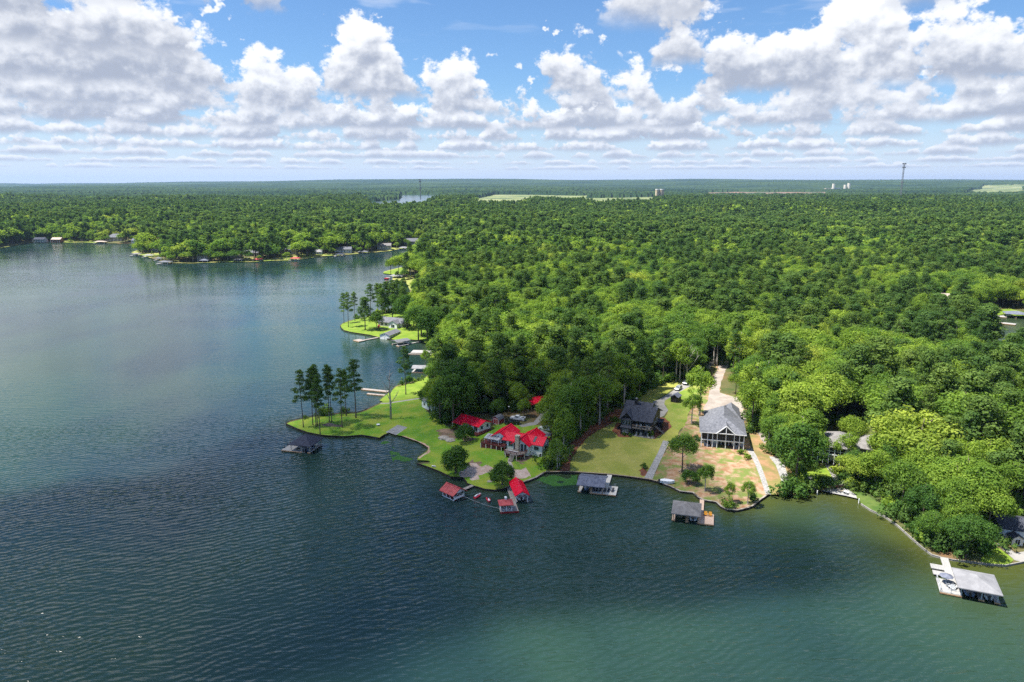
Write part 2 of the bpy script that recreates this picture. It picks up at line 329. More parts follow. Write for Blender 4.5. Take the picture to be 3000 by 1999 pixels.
ZONES = [   # first match wins: (name, polygon, material)
 ('boat_ramp', zone([(1130, 1266), (1165, 1245), (1194, 1252), (1158, 1276), (1150, 1277)]), 'ramp'),
 ('stone_path', lane([(1494, 1343), (1492, 1352), (1497, 1365), (1500, 1380), (1492, 1396)], [1.2, 1.0, 1.3, 1.2, 1.3]), 'palestone'),
 ('sand_patch', zone([(1345, 1394), (1352, 1378), (1370, 1366), (1395, 1357), (1425, 1362), (1440, 1374), (1424, 1386), (1405, 1404), (1375, 1404)], .9, 1.2), 'sand'),
 ('sand_patch', zone([(1500, 1372), (1540, 1370), (1552, 1386), (1540, 1401), (1515, 1402), (1500, 1392)], .9, 1.2), 'sand'),
 ('bare_soil', zone([(1368, 1356), (1385, 1346), (1408, 1352), (1402, 1362), (1380, 1374)], .9, 1.2), 'soil'),
 ('bare_soil', zone([(1520, 1345), (1545, 1330), (1568, 1328), (1556, 1342), (1540, 1352), (1538, 1362), (1528, 1360)], .9, 1.2), 'soil'),
 ('bare_soil', zone([(1275, 1262), (1330, 1258), (1335, 1275), (1400, 1285), (1380, 1292), (1290, 1280)], .6, 2), 'soil'),
 ('bare_soil', zone([(940, 1245), (965, 1238), (1000, 1245), (1008, 1252), (970, 1250)], .6, 2), 'soil'),
 ('sand_beach', zone([(1155, 1277), (1180, 1282), (1205, 1291), (1225, 1298), (1245, 1309), (1256, 1316), (1250, 1325), (1236, 1334), (1224, 1342), (1230, 1344), (1262, 1322), (1258, 1308), (1235, 1296), (1210, 1286), (1182, 1277)], .2, 1.5), 'redsand'),
 ('concrete_drive', zone([(1563, 1237), (1592, 1203), (1606, 1196), (1618, 1212), (1570, 1245), (1530, 1252), (1520, 1246)], .15, 2), 'concrete'),
 ('concrete_path', lane([(1240, 1166), (1200, 1172), (1160, 1178), (1135, 1182), (1115, 1182)], 1.6), 'concrete'),
 # black house
 ('stone_path', lane([(1952, 1292), (1935, 1330), (1915, 1370), (1898, 1405)], [2.2, 2.0, 2.2, 2.6]), 'riprap'),
 ('garden_bed', zone([(1870, 1380), (1880, 1366), (1898, 1370), (1900, 1384), (1884, 1396)], .3, 1), 'mulch'),
 ('garden_bed', zone([(1600, 1392), (1668, 1390), (1672, 1352), (1690, 1318), (1715, 1288), (1750, 1262), (1785, 1245), (1818, 1222), (1822, 1200), (1800, 1200), (1760, 1232), (1700, 1268), (1660, 1310), (1640, 1350), (1630, 1388)], .3, 2), 'mulch'),
 ('garden_bed', zone([(1792, 1262), (1808, 1238), (1822, 1240), (1824, 1275), (1850, 1275), (1848, 1282), (1810, 1280)], .3, 1.5), 'mulch'),
 ('garden_bed', zone([(1905, 1282), (1925, 1250), (1932, 1222), (1950, 1226), (1968, 1252), (1955, 1262), (1930, 1276), (1918, 1288)], .3, 1.5), 'mulch'),
 ('concrete_drive', zone([(1912, 1176), (1930, 1171), (1965, 1150), (1995, 1128), (2030, 1110), (2062, 1098), (2052, 1086), (2060, 1060), (2082, 1040), (2120, 1036), (2110, 1052), (2088, 1068), (2072, 1088), (2082, 1102), (2050, 1122), (2010, 1138), (1975, 1158), (1948, 1174), (1946, 1184), (1958, 1202), (1946, 1218), (1928, 1226), (1925, 1200)], .1, 3), 'concrete'),
 ('lawn', zone([(1668, 1390), (1672, 1352), (1690, 1318), (1715, 1288), (1750, 1262), (1785, 1245), (1812, 1228), (1830, 1205), (1868, 1172), (1880, 1155), (1930, 1130), (1985, 1112), (2010, 1112), (1990, 1128), (1950, 1155), (1912, 1178), (1925, 1226), (1968, 1252), (1990, 1262), (1985, 1290), (1965, 1300), (1935, 1335), (1905, 1406), (1850, 1403), (1790, 1396), (1690, 1389)], .2, 2), 'lawn_gold'),
 ('lawn', zone([(1946, 1184), (1948, 1174), (1975, 1158), (2010, 1138), (2050, 1122), (2090, 1108), (2080, 1130), (2050, 1160), (2020, 1205), (2008, 1245), (1990, 1262), (1968, 1252), (1945, 1232), (1958, 1202)], .2, 2), 'lawn_mid'),
 # white house
 ('stone_path', lane([(2183, 1290), (2190, 1308), (2208, 1335), (2222, 1365), (2235, 1400), (2248, 1440), (2253, 1452)], [2.4, 2.2, 1.8, 1.7, 1.6, 1.6, 1.6]), 'riprap'),
 ('stone_path', lane([(2266, 1338), (2285, 1362), (2295, 1390), (2305, 1412)], [3, 2.8, 2.6, 3]), 'riprap'),
 ('gravel_drive', zone([(2060, 1195), (2072, 1178), (2078, 1150), (2085, 1120), (2098, 1090), (2112, 1060), (2125, 1042), (2150, 1036), (2140, 1060), (2125, 1090), (2112, 1118), (2108, 1150), (2130, 1158), (2165, 1166), (2176, 1180), (2185, 1230), (2176, 1240), (2160, 1200), (2062, 1202)], .25, 2.5), 'gravel'),
 ('gravel_drive', zone([(2170, 1040), (2180, 1060), (2182, 1100), (2200, 1150), (2220, 1200), (2215, 1260), (2240, 1300), (2250, 1290), (2262, 1230), (2240, 1180), (2220, 1120), (2205, 1060), (2200, 1030)], .3, 2.5), 'gravel'),
 ('gravel_drive', zone([(2380, 1190), (2400, 1182), (2440, 1196), (2465, 1212), (2450, 1228), (2420, 1225)], .3, 2.5), 'gravel'),
 ('bare_yard', zone([(1900, 1410), (1912, 1402), (1940, 1340), (1968, 1300), (2000, 1255), (2018, 1210), (2040, 1165), (2075, 1110), (2090, 1085), (2112, 1062), (2130, 1062), (2112, 1118), (2108, 1150), (2176, 1166), (2185, 1230), (2178, 1290), (2185, 1300), (2225, 1365), (2252, 1453), (2227, 1470), (2206, 1488), (2160, 1501), (2130, 1499), (2112, 1490), (2098, 1477), (2062, 1471), (2030, 1449), (1992, 1445), (1965, 1431), (1925, 1416)], .3, 2), 'yard'),
 ('bare_yard', zone([(2185, 1285), (2200, 1265), (2230, 1270), (2262, 1330), (2300, 1360), (2320, 1420), (2300, 1455), (2252, 1453), (2235, 1400), (2222, 1365)], .3, 2), 'yard2'),
 # right hand houses
 ('sand_beach', zone([(2398, 1441), (2440, 1428), (2480, 1432), (2508, 1452), (2514, 1466), (2480, 1458), (2440, 1450)], .1, 2), 'patio'),
 ('concrete_path', lane([(2425, 1362), (2440, 1385), (2450, 1405), (2456, 1428)], [1.8, 1.8, 1.8, 2.6]), 'concrete'),
 ('lawn', zone([(2345, 1400), (2370, 1368), (2425, 1362), (2450, 1385), (2460, 1415), (2440, 1428), (2400, 1436), (2370, 1425)], .3, 2), 'lawn_bright'),
 ('lawn', zone([(2500, 1440), (2530, 1440), (2570, 1470), (2620, 1510), (2600, 1518), (2550, 1498), (2516, 1468)], .3, 2), 'lawn_dark'),
 ('lawn', zone([(2872, 1646), (2885, 1612), (2925, 1605), (2970, 1640), (2945, 1658), (2905, 1656)], .2, 2), 'lawn_bright'),
 ('concrete_path', zone([(2870, 1535), (2890, 1535), (2930, 1590), (2975, 1620), (3100, 1600), (3100, 1632), (3000, 1648), (2972, 1641), (2940, 1612), (2905, 1575)]), 'concrete'),
 # point and red house
 ('lawn', zone([(838, 1246), (838, 1243), (850, 1237), (880, 1230), (920, 1222), (960, 1217), (1000, 1213), (1045, 1212), (1060, 1208), (1075, 1202), (1100, 1190), (1122, 1180), (1200, 1173), (1240, 1168), (1235, 1190), (1262, 1215), (1290, 1240), (1345, 1262), (1440, 1250), (1470, 1240), (1520, 1246), (1580, 1246), (1610, 1260), (1612, 1330), (1598, 1387), (1570, 1405), (1540, 1416), (1500, 1429), (1480, 1436), (1450, 1441), (1420, 1438), (1390, 1429), (1368, 1421), (1364, 1413), (1355, 1404), (1320, 1402), (1290, 1387), (1265, 1377), (1240, 1368), (1221, 1362), (1240, 1359), (1262, 1358), (1255, 1354), (1222, 1352), (1224, 1341), (1250, 1323), (1255, 1316), (1225, 1298), (1180, 1282), (1138, 1271), (1128, 1277), (1112, 1288), (1060, 1279), (1010, 1283), (940, 1279), (870, 1260)], 0), 'lawn_point'),
 ('lawn', zone([(1112, 1177), (1112, 1174), (1125, 1163), (1145, 1148), (1160, 1134), (1180, 1128), (1210, 1121), (1235, 1113), (1262, 1098), (1262, 1150), (1240, 1168), (1160, 1178), (1122, 1180)]), 'lawn_bright'),
 ('lawn', zone([(996, 956), (1005, 948), (1048, 934), (1110, 922), (1140, 918), (1190, 915), (1250, 960), (1275, 1000), (1250, 1008), (1200, 998), (1140, 996), (1060, 981), (1008, 971)]), 'lawn_bright'),
 ('lawn', zone([(1122, 802), (1125, 797), (1185, 782), (1195, 800), (1150, 806)]), 'lawn_bright'),
 ('lawn', zone([(2884, 940), (2905, 930), (2950, 921), (3000, 934), (3000, 915), (2960, 905), (2900, 908), (2880, 920)]), 'lawn_bright'),
 ('lawn', zone([(2672, 980), (2680, 955), (2700, 950), (2722, 968), (2710, 985), (2690, 992)]), 'lawn_bright'),
 ('gravel_drive', zone([(2555, 880), (2562, 868), (2590, 872), (2600, 885), (2585, 892), (2570, 886)]), 'gravel'),
]
# trees keep off these places (houses and yards), pixel polygons
CLEAR = [zone(q) for q in (
 [(1330, 1290), (1345, 1220), (1420, 1215), (1460, 1218), (1540, 1200), (1600, 1165), (1640, 1170), (1640, 1210), (1625, 1240), (1625, 1320), (1500, 1340)],
 [(1805, 1290), (1815, 1190), (1890, 1160), (1990, 1130), (2015, 1160), (1990, 1260), (1920, 1300)],
 [(2020, 1340), (2020, 1180), (2050, 1100), (2130, 1045), (2190, 1160), (2200, 1330)],
 [(2385, 1375), (2385, 1280), (2440, 1240), (2560, 1250), (2610, 1290), (2580, 1370)],
 [(1130, 985), (1125, 925), (1200, 915), (1235, 950), (1225, 1000)],
 [(2890, 1650), (2880, 1540), (2920, 1520), (3100, 1500), (3100, 1650)],
 [(2720, 915), (2735, 880), (2790, 880), (2790, 915)],
 [(1215, 1215), (1228, 1150), (1275, 1150), (1285, 1215)],
 [(2880, 960), (2890, 905), (3010, 900), (3010, 940)], [(2870, 1060), (2885, 1028), (3010, 1035), (3010, 1075)],
 [(2660, 1015), (2665, 945), (2725, 945), (2725, 1015)], [(2545, 912), (2550, 862), (2605, 862), (2605, 912)], [(2725, 950), (2735, 900), (2790, 900), (2790, 950)],
 )]
FAR_HOUSES = [
 (335, 702, 24, 14, 5.5, 'tan_wall', 'shingle_grey', 'large grey roofed house on the golden lawn of the far left shore', 0, dict(hip=True, rise=5)),
 (112, 696, 16, 10, 4, 'grey_wall', 'shingle_navy', 'dark roofed house among trees on the far left shore', 0, {}),
 (162, 694, 14, 9, 4, 'redbrick', 'roof_tan', 'brick coloured house on the far left shore', 0, {}),
 (400, 706, 15, 9, 4, 'white_wall', 'shingle_blue', 'white walled house with a blue roof behind the spit', 0, {}),
 (458, 738, 12, 9, 5, 'grey_wall', 'shingle_grey', 'grey house standing on the tip of the spit', -8, dict(nwin=3)),
 (548, 752, 10, 9, 6, 'grey_wall', 'roof_pale', 'narrow pale grey house in the trees right of the spit', 0, dict(nwin=2)),
 (594, 758, 12, 9, 5.5, 'white_wall', 'roof_pale', 'white two storey house near the curved far lawn', 0, dict(nwin=3)),
 (686, 754, 13, 9, 3.6, 'cream_wall', 'roof_tan', 'low brown roofed house on the far shore', 0, {}),
 (736, 748, 19, 10, 3.8, 'white_wall', 'shingle_grey', 'long white bungalow with a grey roof on the far shore', 0, dict(nwin=6)),
 (846, 744, 18, 11, 5.6, 'tan_wall', 'shingle_grey', 'big gabled tan house above the sandy terrace on the far shore', 0, dict(rise=4.5)),
 (930, 746, 11, 7, 3, 'white_wall', 'roof_pale', 'small white pavilion under the dark trees on the far shore', 0, dict(nwin=3)),
 (1005, 740, 21, 10, 4.2, 'white_wall', 'shingle_grey', 'long white house with dark windows facing the creek', 4, dict(nwin=6)),
 (1126, 731, 18, 10, 5.4, 'cream_wall', 'shingle_brown', 'cream two storey house with a brown roof by the creek', 6, dict(nwin=5)),
 (1204, 716, 20, 11, 5, 'grey_wall', 'shingle_grey', 'grey house above the head of the creek', 6, dict(rise=4)),
 (1148, 716, 6, 5, 3, 'white_wall', 'roof_tan', 'small white shed behind the cream house by the creek', 0, dict(nwin=1)),
 (1304, 732, 19, 12, 6, 'white_wall', 'metal_white', 'tall white house with a pale metal roof at the creek mouth', 8, dict(rise=4.5, nwin=5)),
 (1268, 672, 22, 12, 4.5, 'tan_wall', 'roof_tan', 'tan roofed house in the clearing above the creek', 0, dict(hip=True, rise=4)),
 (2166, 655, 26, 16, 6, 'white_wall', 'roof_pale', 'pale roofed building in the middle of the forest right of centre', 0, dict(rise=7)),
 (2112, 664, 16, 10, 4, 'white_wall', 'roof_pale', 'small pale roof beside the forest building right of centre', 0, {}),
 (1692, 803, 16, 12, 6, 'grey_wall', 'shingle_grey', 'grey roof just showing in the forest behind the red houses', 0, dict(rise=4)),
 (2102, 760, 18, 12, 6, 'white_wall', 'roof_pale', 'pale roof showing through the trees above the forked drive', 20, dict(rise=3.5)),
 (2865, 660, 14, 10, 8, 'white_wall', 'roof_pale', 'white house showing in the forest toward the right edge', 0, dict(rise=5)),
 (456, 648, 22, 12, 5, 'white_wall', 'roof_pale', 'white roofed house in the far trees left of centre', 0, {}),
 (508, 636, 26, 12, 5, 'grey_wall', 'roof_pale', 'pale house in a gap of the far trees', 0, {}),
 (330, 640, 20, 12, 5, 'redbrick', 'roof_tan', 'reddish house in the far trees at the left', 0, {}),
 (285, 618, 24, 12, 6, 'white_wall', 'roof_pale', 'white speck of a house far behind the left shore', 0, {}),
 (14, 627, 24, 12, 5, 'white_wall', 'roof_pale', 'white house at the left edge among far trees', 0, {}),
 (40, 625, 24, 12, 5, 'white_wall', 'roof_pale', 'white house second from the left edge among far trees', 0, {}),
 (62, 624, 20, 12, 5, 'cream_wall', 'roof_pale', 'cream house third from the left edge among far trees', 0, {}),
 (905, 624, 50, 16, 3, 'redbrick', 'roof_tan', 'low reddish building in the trees behind the far shore', 0, {}),
 (1092, 620, 40, 18, 5, 'white_wall', 'shingle_grey', 'long pale house below the far lake', 0, {}),
 (1118, 616, 36, 18, 5, 'white_wall', 'roof_pale', 'white house below the far lake', 0, {}),
 (1172, 612, 36, 18, 5, 'grey_wall', 'shingle_blue', 'blue roofed house below the far lake', 0, {}),
]
FAR_DOCKS = [
 (18, 716, 14, 9, 'roof_pale', 'white roofed dock with red boards at the left edge', 0, None), (120, 709, 10, 8, 'roof_pale', 'pale roofed dock below the dark roofed far house', 0, None), (184, 703, 12, 8, 'shingle_brown', 'brown roofed dock on the far left shore', 0, None),
 (221, 703, 8, 7, 'shingle_blue', 'small blue roofed dock on the far left shore', 0, None), (248, 708, 14, 9, 'roof_pale', 'pale roofed dock left of the golden lawn', 0, 'hull_white'), (291, 713, 16, 8, 'roof_tan', 'tan roofed dock at the foot of the golden lawn', 0, None),
 (410, 737, 12, 8, 'shingle_navy', 'dark roofed dock on the outer side of the spit', 10, None), (396, 750, 10, 8, 'shingle_brown', 'brown roofed dock with a white boat at the tip of the spit', 10, 'hull_white'), (432, 754, 11, 8, 'roof_pale', 'flat pale dock on the inner side of the spit', 0, None),
 (462, 763, 7, 6, 'shingle_grey', 'small grey dock with boats beside the big spit boathouse', 0, 'hull_white'), (476, 774, 13, 10, 'shingle_grey', 'big grey boathouse with white posts right of the spit', -6, None), (594, 769, 12, 9, 'shingle_blue', 'blue grey roofed dock below the curved far lawn', 0, None),
 (696, 767, 10, 9, 'shingle_grey', 'grey roofed dock with a white swim deck on the far shore', 0, 'hull_white'), (752, 766, 10, 8, 'red_metal_old', 'rust roofed dock with a white boat on the far shore', 0, 'hull_white'), (862, 763, 10, 8, 'red_metal_old', 'red canopied dock on the far shore', 0, 'hull_white'),
 (995, 751, 11, 8, 'shingle_navy', 'dark roofed dock below the long white creek house', 4, None), (1062, 743, 12, 9, 'shingle_grey', 'grey roofed dock in the middle of the creek shore', 4, None), (1182, 731, 12, 8, 'roof_pale', 'pale roofed dock near the head of the creek', 4, None), (1240, 736, 14, 9, 'shingle_brown', 'two level brown dock at the head of the creek', 10, 'hull_white'),
]
FIELD_PX = [[(1340, 616), (1400, 600), (1385, 584), (1450, 572), (1560, 572), (1700, 574), (1730, 573), (1720, 581), (1850, 579), (1915, 577), (1918, 596), (1900, 612), (1740, 616), (1700, 602), (1560, 598), (1520, 618)], [(2820, 574), (2880, 558), (3000, 558), (3000, 574)]]
SOIL_PX = [[(2070, 576), (2070, 566), (2160, 564), (2420, 566), (2420, 575), (2300, 576)]]
LAKE_PX = [[(1040, 612), (1080, 592), (1170, 584), (1175, 572), (1285, 572), (1285, 600), (1240, 614), (1120, 618)]]
OPEN_W = [np.array([P(a, b, 9) for a, b in q]) for q in FIELD_PX+SOIL_PX+LAKE_PX]
CLEAR_C = []
for a in FAR_HOUSES:
    x, y, z = G(a[0], a[1]); f = 1 if y < 1300 else 1.8
    CLEAR_C.append((x, y+a[3]*.5, a[2]*.55+2))
    for k in range(1, 3): CLEAR_C.append((x*(1-k*8*f/y), y-k*8*f, a[2]*.36))
# crisp edges: every zone outline and shoreline becomes an edge of the ground mesh
def build_ground():
    V = []; E = []
    def poly(p, closed=True):
        k = len(V); V.extend([Vector((float(a), float(b))) for a, b in p]); n = len(p)
        E.extend([(k+i, k+(i+1) % n) for i in range(n)])
    RB = 2900
    arc = [(RB*1.25*math.sin(a), RB*math.cos(a)) for a in np.linspace(-1.0, 1.0, 50)]
    outer = arc+[(2600, 40), (900, -620), (-1600, -620)]
    poly(outer)
    for w in WATERS: poly(w)
    for z in ZONES: poly(z[1])
    pts = []
    for (y0, y1, s, xk) in ((120, 380, 5, .85), (380, 760, 14, .85), (760, 2850, 48, .95)):
        for yy in np.arange(y0, y1, s):
            for xx in np.arange(-yy*xk, yy*xk, s): pts.append((xx+random.uniform(-.4, .4)*s, yy+random.uniform(-.4, .4)*s))
    pts = np.array(pts); keep = inside(pts, np.array(outer))
    for w in WATERS: keep &= ~inside(pts, w)
    pts = pts[keep]; pts = pts[shore_dist(pts) > 1.2]
    V.extend([Vector((float(a), float(b))) for a, b in pts])
    vo, eo, fo, _, _, _ = delaunay_2d_cdt(V, E, [], 0, 1e-4, False)
    xy = np.array([(v.x, v.y) for v in vo]); tri = np.array([f for f in fo if len(f) == 3])
    cen = xy[tri].mean(1)
    ok = inside(cen, np.array(outer))
    for w in WATERS: ok &= ~inside(cen, w)
    tri = tri[ok]; cen = cen[ok]
    z = height_d(xy[:, 0], xy[:, 1], shore_dist(xy))
    owner = np.full(len(tri), -1)
    for i, zz in enumerate(ZONES):
        owner[(owner < 0) & inside(cen, zz[1])] = i
    sd = shore_dist(cen)
    far_lawn = (owner < 0) & (cen[:, 1] > 600) & (sd < 16+10*lump(cen[:, 0], cen[:, 1], 160))
    owner[far_lawn] = -2
    a, b, c = xy[tri[:, 0]], xy[tri[:, 1]], xy[tri[:, 2]]
    flip = ((b-a)[:, 0]*(c-a)[:, 1]-(b-a)[:, 1]*(c-a)[:, 0]) < 0
    tri[flip] = tri[flip][:, ::-1]
    def emit(name, sel, mat):
        f = tri[sel]
        if not len(f): return
        used, inv = np.unique(f, return_inverse=True); inv = inv.reshape(-1, 3)
        me = bpy.data.meshes.new(name)
        me.from_pydata([(xy[i, 0], xy[i, 1], z[i]) for i in used], [], inv.tolist()); me.update()
        me.materials.append(MATS[mat]); me.polygons.foreach_set('use_smooth', [True]*len(me.polygons))
        o = link(name, me); o['kind'] = 'structure'
    emit('ground', owner == -1, 'forest_floor'); emit('lawn', owner == -2, 'lawn_far')
    for i, zz in enumerate(ZONES): emit(zz[0], owner == i, zz[2])

pm('forest_floor', (.05, .075, .018), (.12, .10, .04), .12, .95, .5, 2, third=((.16, .09, .045), .03, .55, .7))
pm('lawn_point', (.125, .27, .014), (.26, .31, .035), .16, .95, .5, 9, third=((.09, .21, .014), .05, .5, .66))
pm('lawn_bright', (0.109, 0.190, 0.013), (0.171, 0.237, 0.024), .2, .95, .4, 9)
pm('lawn_far', (.15, .22, .03), (.30, .28, .09), .05, .95)
pm('lawn_gold', (0.230, 0.255, 0.043), (0.315, 0.302, 0.072), .12, .95, .4, 9, third=((.17, .25, .035), .06, .55, .72))
pm('lawn_mid', (.15, .23, .025), (.25, .27, .06), .15, .95, .4, 9)
pm('lawn_dark', (.05, .10, .015), (.10, .14, .03), .3, .95)  # deeper green than the other lawns
pm('yard', (.26, .135, .07), (.37, .26, .17), .45, .95, .4, 6, third=((.14, .18, .04), .24, .43, .60))
pm('yard2', (0.170, 0.145, 0.051), (0.323, 0.187, 0.102), .2, .95, .4, 6, third=((.15, .18, .04), .11, .42, .64))
pm('sand', (0.391, 0.281, 0.221), (0.527, 0.416, 0.348), .5, .95, .4, 5, third=((.22, .2, .09), .35, .58, .68))
pm('redsand', (.38, .22, .14), (.55, .40, .30), .5, .95)
pm('soil', (.14, .10, .065), (.28, .19, .13), .4, .95, .4, 5, third=((.12, .15, .03), .3, .55, .65))
pm('mulch', (.13, .05, .027), (.22, .085, .045), .6, .95, .6, 5)
pm('ramp', (0.208, 0.208, 0.200), (0.320, 0.320, 0.312), .9, .85, .3, 8)
pm('concrete', (0.232, 0.224, 0.208), (0.296, 0.284, 0.264), .35, .85, .2, 10, third=((.27, .25, .22), .15, .6, .8))
pm('gravel', (0.264, 0.224, 0.192), (0.336, 0.300, 0.264), .3, .95, .4, 6, third=((.45, .29, .18), .12, .58, .72))
pm('palestone', (0.323, 0.289, 0.238), (0.425, 0.383, 0.323), 1.2, .9, .5, 3)
pm('riprap', (0.221, 0.217, 0.208), (0.357, 0.348, 0.332), 1.6, .9, .9, 2.5, third=((.15, .13, .10), 1.1, .62, .7))
pm('patio', (0.240, 0.240, 0.240), (0.312, 0.306, 0.294), .6, .85)
build_ground()

# ------------------------------------------------------------------ lake
def water_material():
    m = bpy.data.materials.new('lake_water'); m.use_nodes = True; t = NT(m.node_tree); MATS['water'] = m
    geo = t.node('ShaderNodeNewGeometry'); pos = geo.outputs['Position']
    at = t.node('ShaderNodeAttribute', attribute_name='shallow'); sh = at.outputs['Fac']
    big = t.noise(t.mapping(pos, scale=(1, .6, 1)), .010, 3, .5)
    deep = t.mix(t.ss(big, .3, .65), (.005, .019, .027), (.022, .052, .034))
    col = t.mix(sh, deep, (.060, .068, .011))
    v1 = t.mapping(pos, rot=(0, 0, R(-30)), scale=(.20, 1.0, 1))
    w1 = t.noise(v1, .60, 2, .5, .5)
    v2 = t.mapping(pos, rot=(0, 0, R(-58)), scale=(.35, 1.0, 1))
    w2 = t.noise(v2, .95, 2, .5, .3)
    w3 = t.noise(t.mapping(pos, rot=(0, 0, R(-8)), scale=(.45, 1, 1)), 2.4, 2, .5)
    gust = t.ss(t.noise(t.mapping(pos, rot=(0, 0, R(-25)), scale=(.4, 1, 1)), .022, 3, .6), .3, .7, .38, 1.0)
    wv = t.node('ShaderNodeTexWave', wave_type='BANDS', bands_direction='Y', wave_profile='SIN')
    t.l.new(t.mapping(pos, rot=(0, 0, R(-31))), wv.inputs[0]); wv.inputs['Scale'].default_value = .17; wv.inputs['Distortion'].default_value = 9; wv.inputs['Detail'].default_value = 2; wv.inputs['Detail Scale'].default_value = .35; wv.inputs['Detail Roughness'].default_value = .6
    hgt = t.m('ADD', t.m('MULTIPLY', w1, .80), t.m('ADD', t.m('MULTIPLY', w2, .26), t.m('ADD', t.m('MULTIPLY', w3, .06), t.m('MULTIPLY', wv.outputs[1], .13))))
    sp = t.node('ShaderNodeSeparateXYZ'); t.l.new(pos, sp.inputs[0]); gust = t.m('MULTIPLY', gust, t.ss(t.m('SUBTRACT', sp.outputs[1], t.m('MULTIPLY', sp.outputs[0], .35)), 180, 420, 1.0, .17))
    bp = t.node('ShaderNodeBump'); bp.inputs['Distance'].default_value = .82
    t.l.new(gust, bp.inputs['Strength']); t.l.new(hgt, bp.inputs['Height'])
    b = t.node('ShaderNodeBsdfPrincipled'); t.l.new(col, b.inputs['Base Color'])
    b.inputs['Roughness'].default_value = .09; b.inputs['IOR'].default_value = 1.333
    t.l.new(bp.outputs[0], b.inputs['Normal'])
    o = t.node('ShaderNodeOutputMaterial'); t.l.new(b.outputs[0], o.inputs[0])
def far_water():
    m = bpy.data.materials.new('far_water'); m.use_nodes = True; t = NT(m.node_tree); MATS['far_water'] = m
    g = t.node('ShaderNodeNewGeometry'); c = t.mix(t.noise(g.outputs['Position'], .004, 3), (.010, .035, .04, 1), (.02, .05, .05, 1))
    b = t.node('ShaderNodeBsdfPrincipled'); t.l.new(c, b.inputs['Base Color']); b.inputs['Roughness'].default_value = .12; b.inputs['IOR'].default_value = 1.333
    o = t.node('ShaderNodeOutputMaterial'); t.l.new(b.outputs[0], o.inputs[0])
water_material(); far_water()
def build_lake():
    # fine in view of the near shore, one sheet to the horizon
    xs = np.concatenate([[-30000, -6000, -1500, -600], np.arange(-300, 301, 6.0), [600, 1500, 6000, 30000]])
    ys = np.concatenate([[-3000, 0], np.arange(90, 421, 6.0), [600, 1200, 3000, 9000, 40000]])
    X, Y = np.meshgrid(xs, ys); pts = np.stack([X.ravel(), Y.ravel()], 1)
    d = shore_dist(pts)
    m = MB(); nx = len(xs)
    m.v = [(a, b, 0.0) for a, b in pts]
    m.f = [(j*nx+i, j*nx+i+1, (j+1)*nx+i+1, (j+1)*nx+i) for j in range(len(ys)-1) for i in range(nx-1)]
    o = m.build('lake', 'water'); o['kind'] = 'structure'
    s = np.exp(-d/(4+ 14*np.clip((pts[:, 0]-62)/50, 0, 1)))*np.where(pts[:, 0] > 20, .9, .4)
    at = o.data.attributes.new('shallow', 'FLOAT', 'POINT'); at.data.foreach_set('value', s.astype(np.float32))
build_lake()
# ------------------------------------------------------------------ trees
def leaf_material(name, ramp, trans=.35):
    m = bpy.data.materials.new(name); m.use_nodes = True; t = NT(m.node_tree); MATS[name] = m
    oi = t.node('ShaderNodeObjectInfo'); at = t.node('ShaderNodeAttribute', attribute_name='tint')
    cr = t.node('ShaderNodeValToRGB'); cr.color_ramp.interpolation = 'LINEAR'
    el = cr.color_ramp.elements
    el[0].position, el[0].color = ramp[0][0], (*ramp[0][1], 1); el[1].position, el[1].color = ramp[-1][0], (*ramp[-1][1], 1)
    for p, c in ramp[1:-1]: e = el.new(p); e.color = (*c, 1)
    stand = t.ss(t.noise(oi.outputs['Location'], .011, 3, .6), .32, .68)
    t.l.new(t.m('ADD', t.m('MULTIPLY', oi.outputs['Random'], .54), t.m('MULTIPLY', stand, .46)), cr.inputs[0])
    v = t.lin(at.outputs['Fac'], 0, 1, .62, 1.42)
    hs = t.node('ShaderNodeHueSaturation'); t.l.new(cr.outputs[0], hs.inputs['Color']); t.l.new(v, hs.inputs['Value'])
    t.l.new(t.lin(at.outputs['Fac'], 0, 1, .515, .485), hs.inputs['Hue'])
    d = t.node('ShaderNodeBsdfDiffuse'); tr = t.node('ShaderNodeBsdfTranslucent'); mx = t.node('ShaderNodeMixShader')
    t.l.new(hs.outputs[0], d.inputs[0]); t.l.new(t.mix(1.0, hs.outputs[0], (1.15, 1.18, .62, 1), 'MULTIPLY'), tr.inputs[0]); mx.inputs[0].default_value = trans
    t.l.new(d.outputs[0], mx.inputs[1]); t.l.new(tr.outputs[0], mx.inputs[2])
    o = t.node('ShaderNodeOutputMaterial'); t.l.new(mx.outputs[0], o.inputs[0])
leaf_material('leaf_broad', [(0, (.068, .150, .036)), (.25, (.120, .218, .042)), (.5, (.190, .295, .046)), (.78, (.245, .345, .052)), (.95, (.31, .375, .066)), (1, (.31, .29, .14))], .5)
leaf_material('leaf_pine', [(0, (.062, .125, .036)), (.5, (.098, .172, .042)), (1, (.155, .225, .05))], .42)
leaf_material('leaf_dark', [(0, (.055, .125, .030)), (1, (.095, .18, .035))], .4)
pm('bark', (.10, .075, .055), (.17, .135, .11), 1.5, .95, .5, 6, stretch=(1, 1, .2))
pm('bark_pale', (.30, .27, .24), (.44, .40, .36), 1.5, .95, .4, 6, stretch=(1, 1, .2))

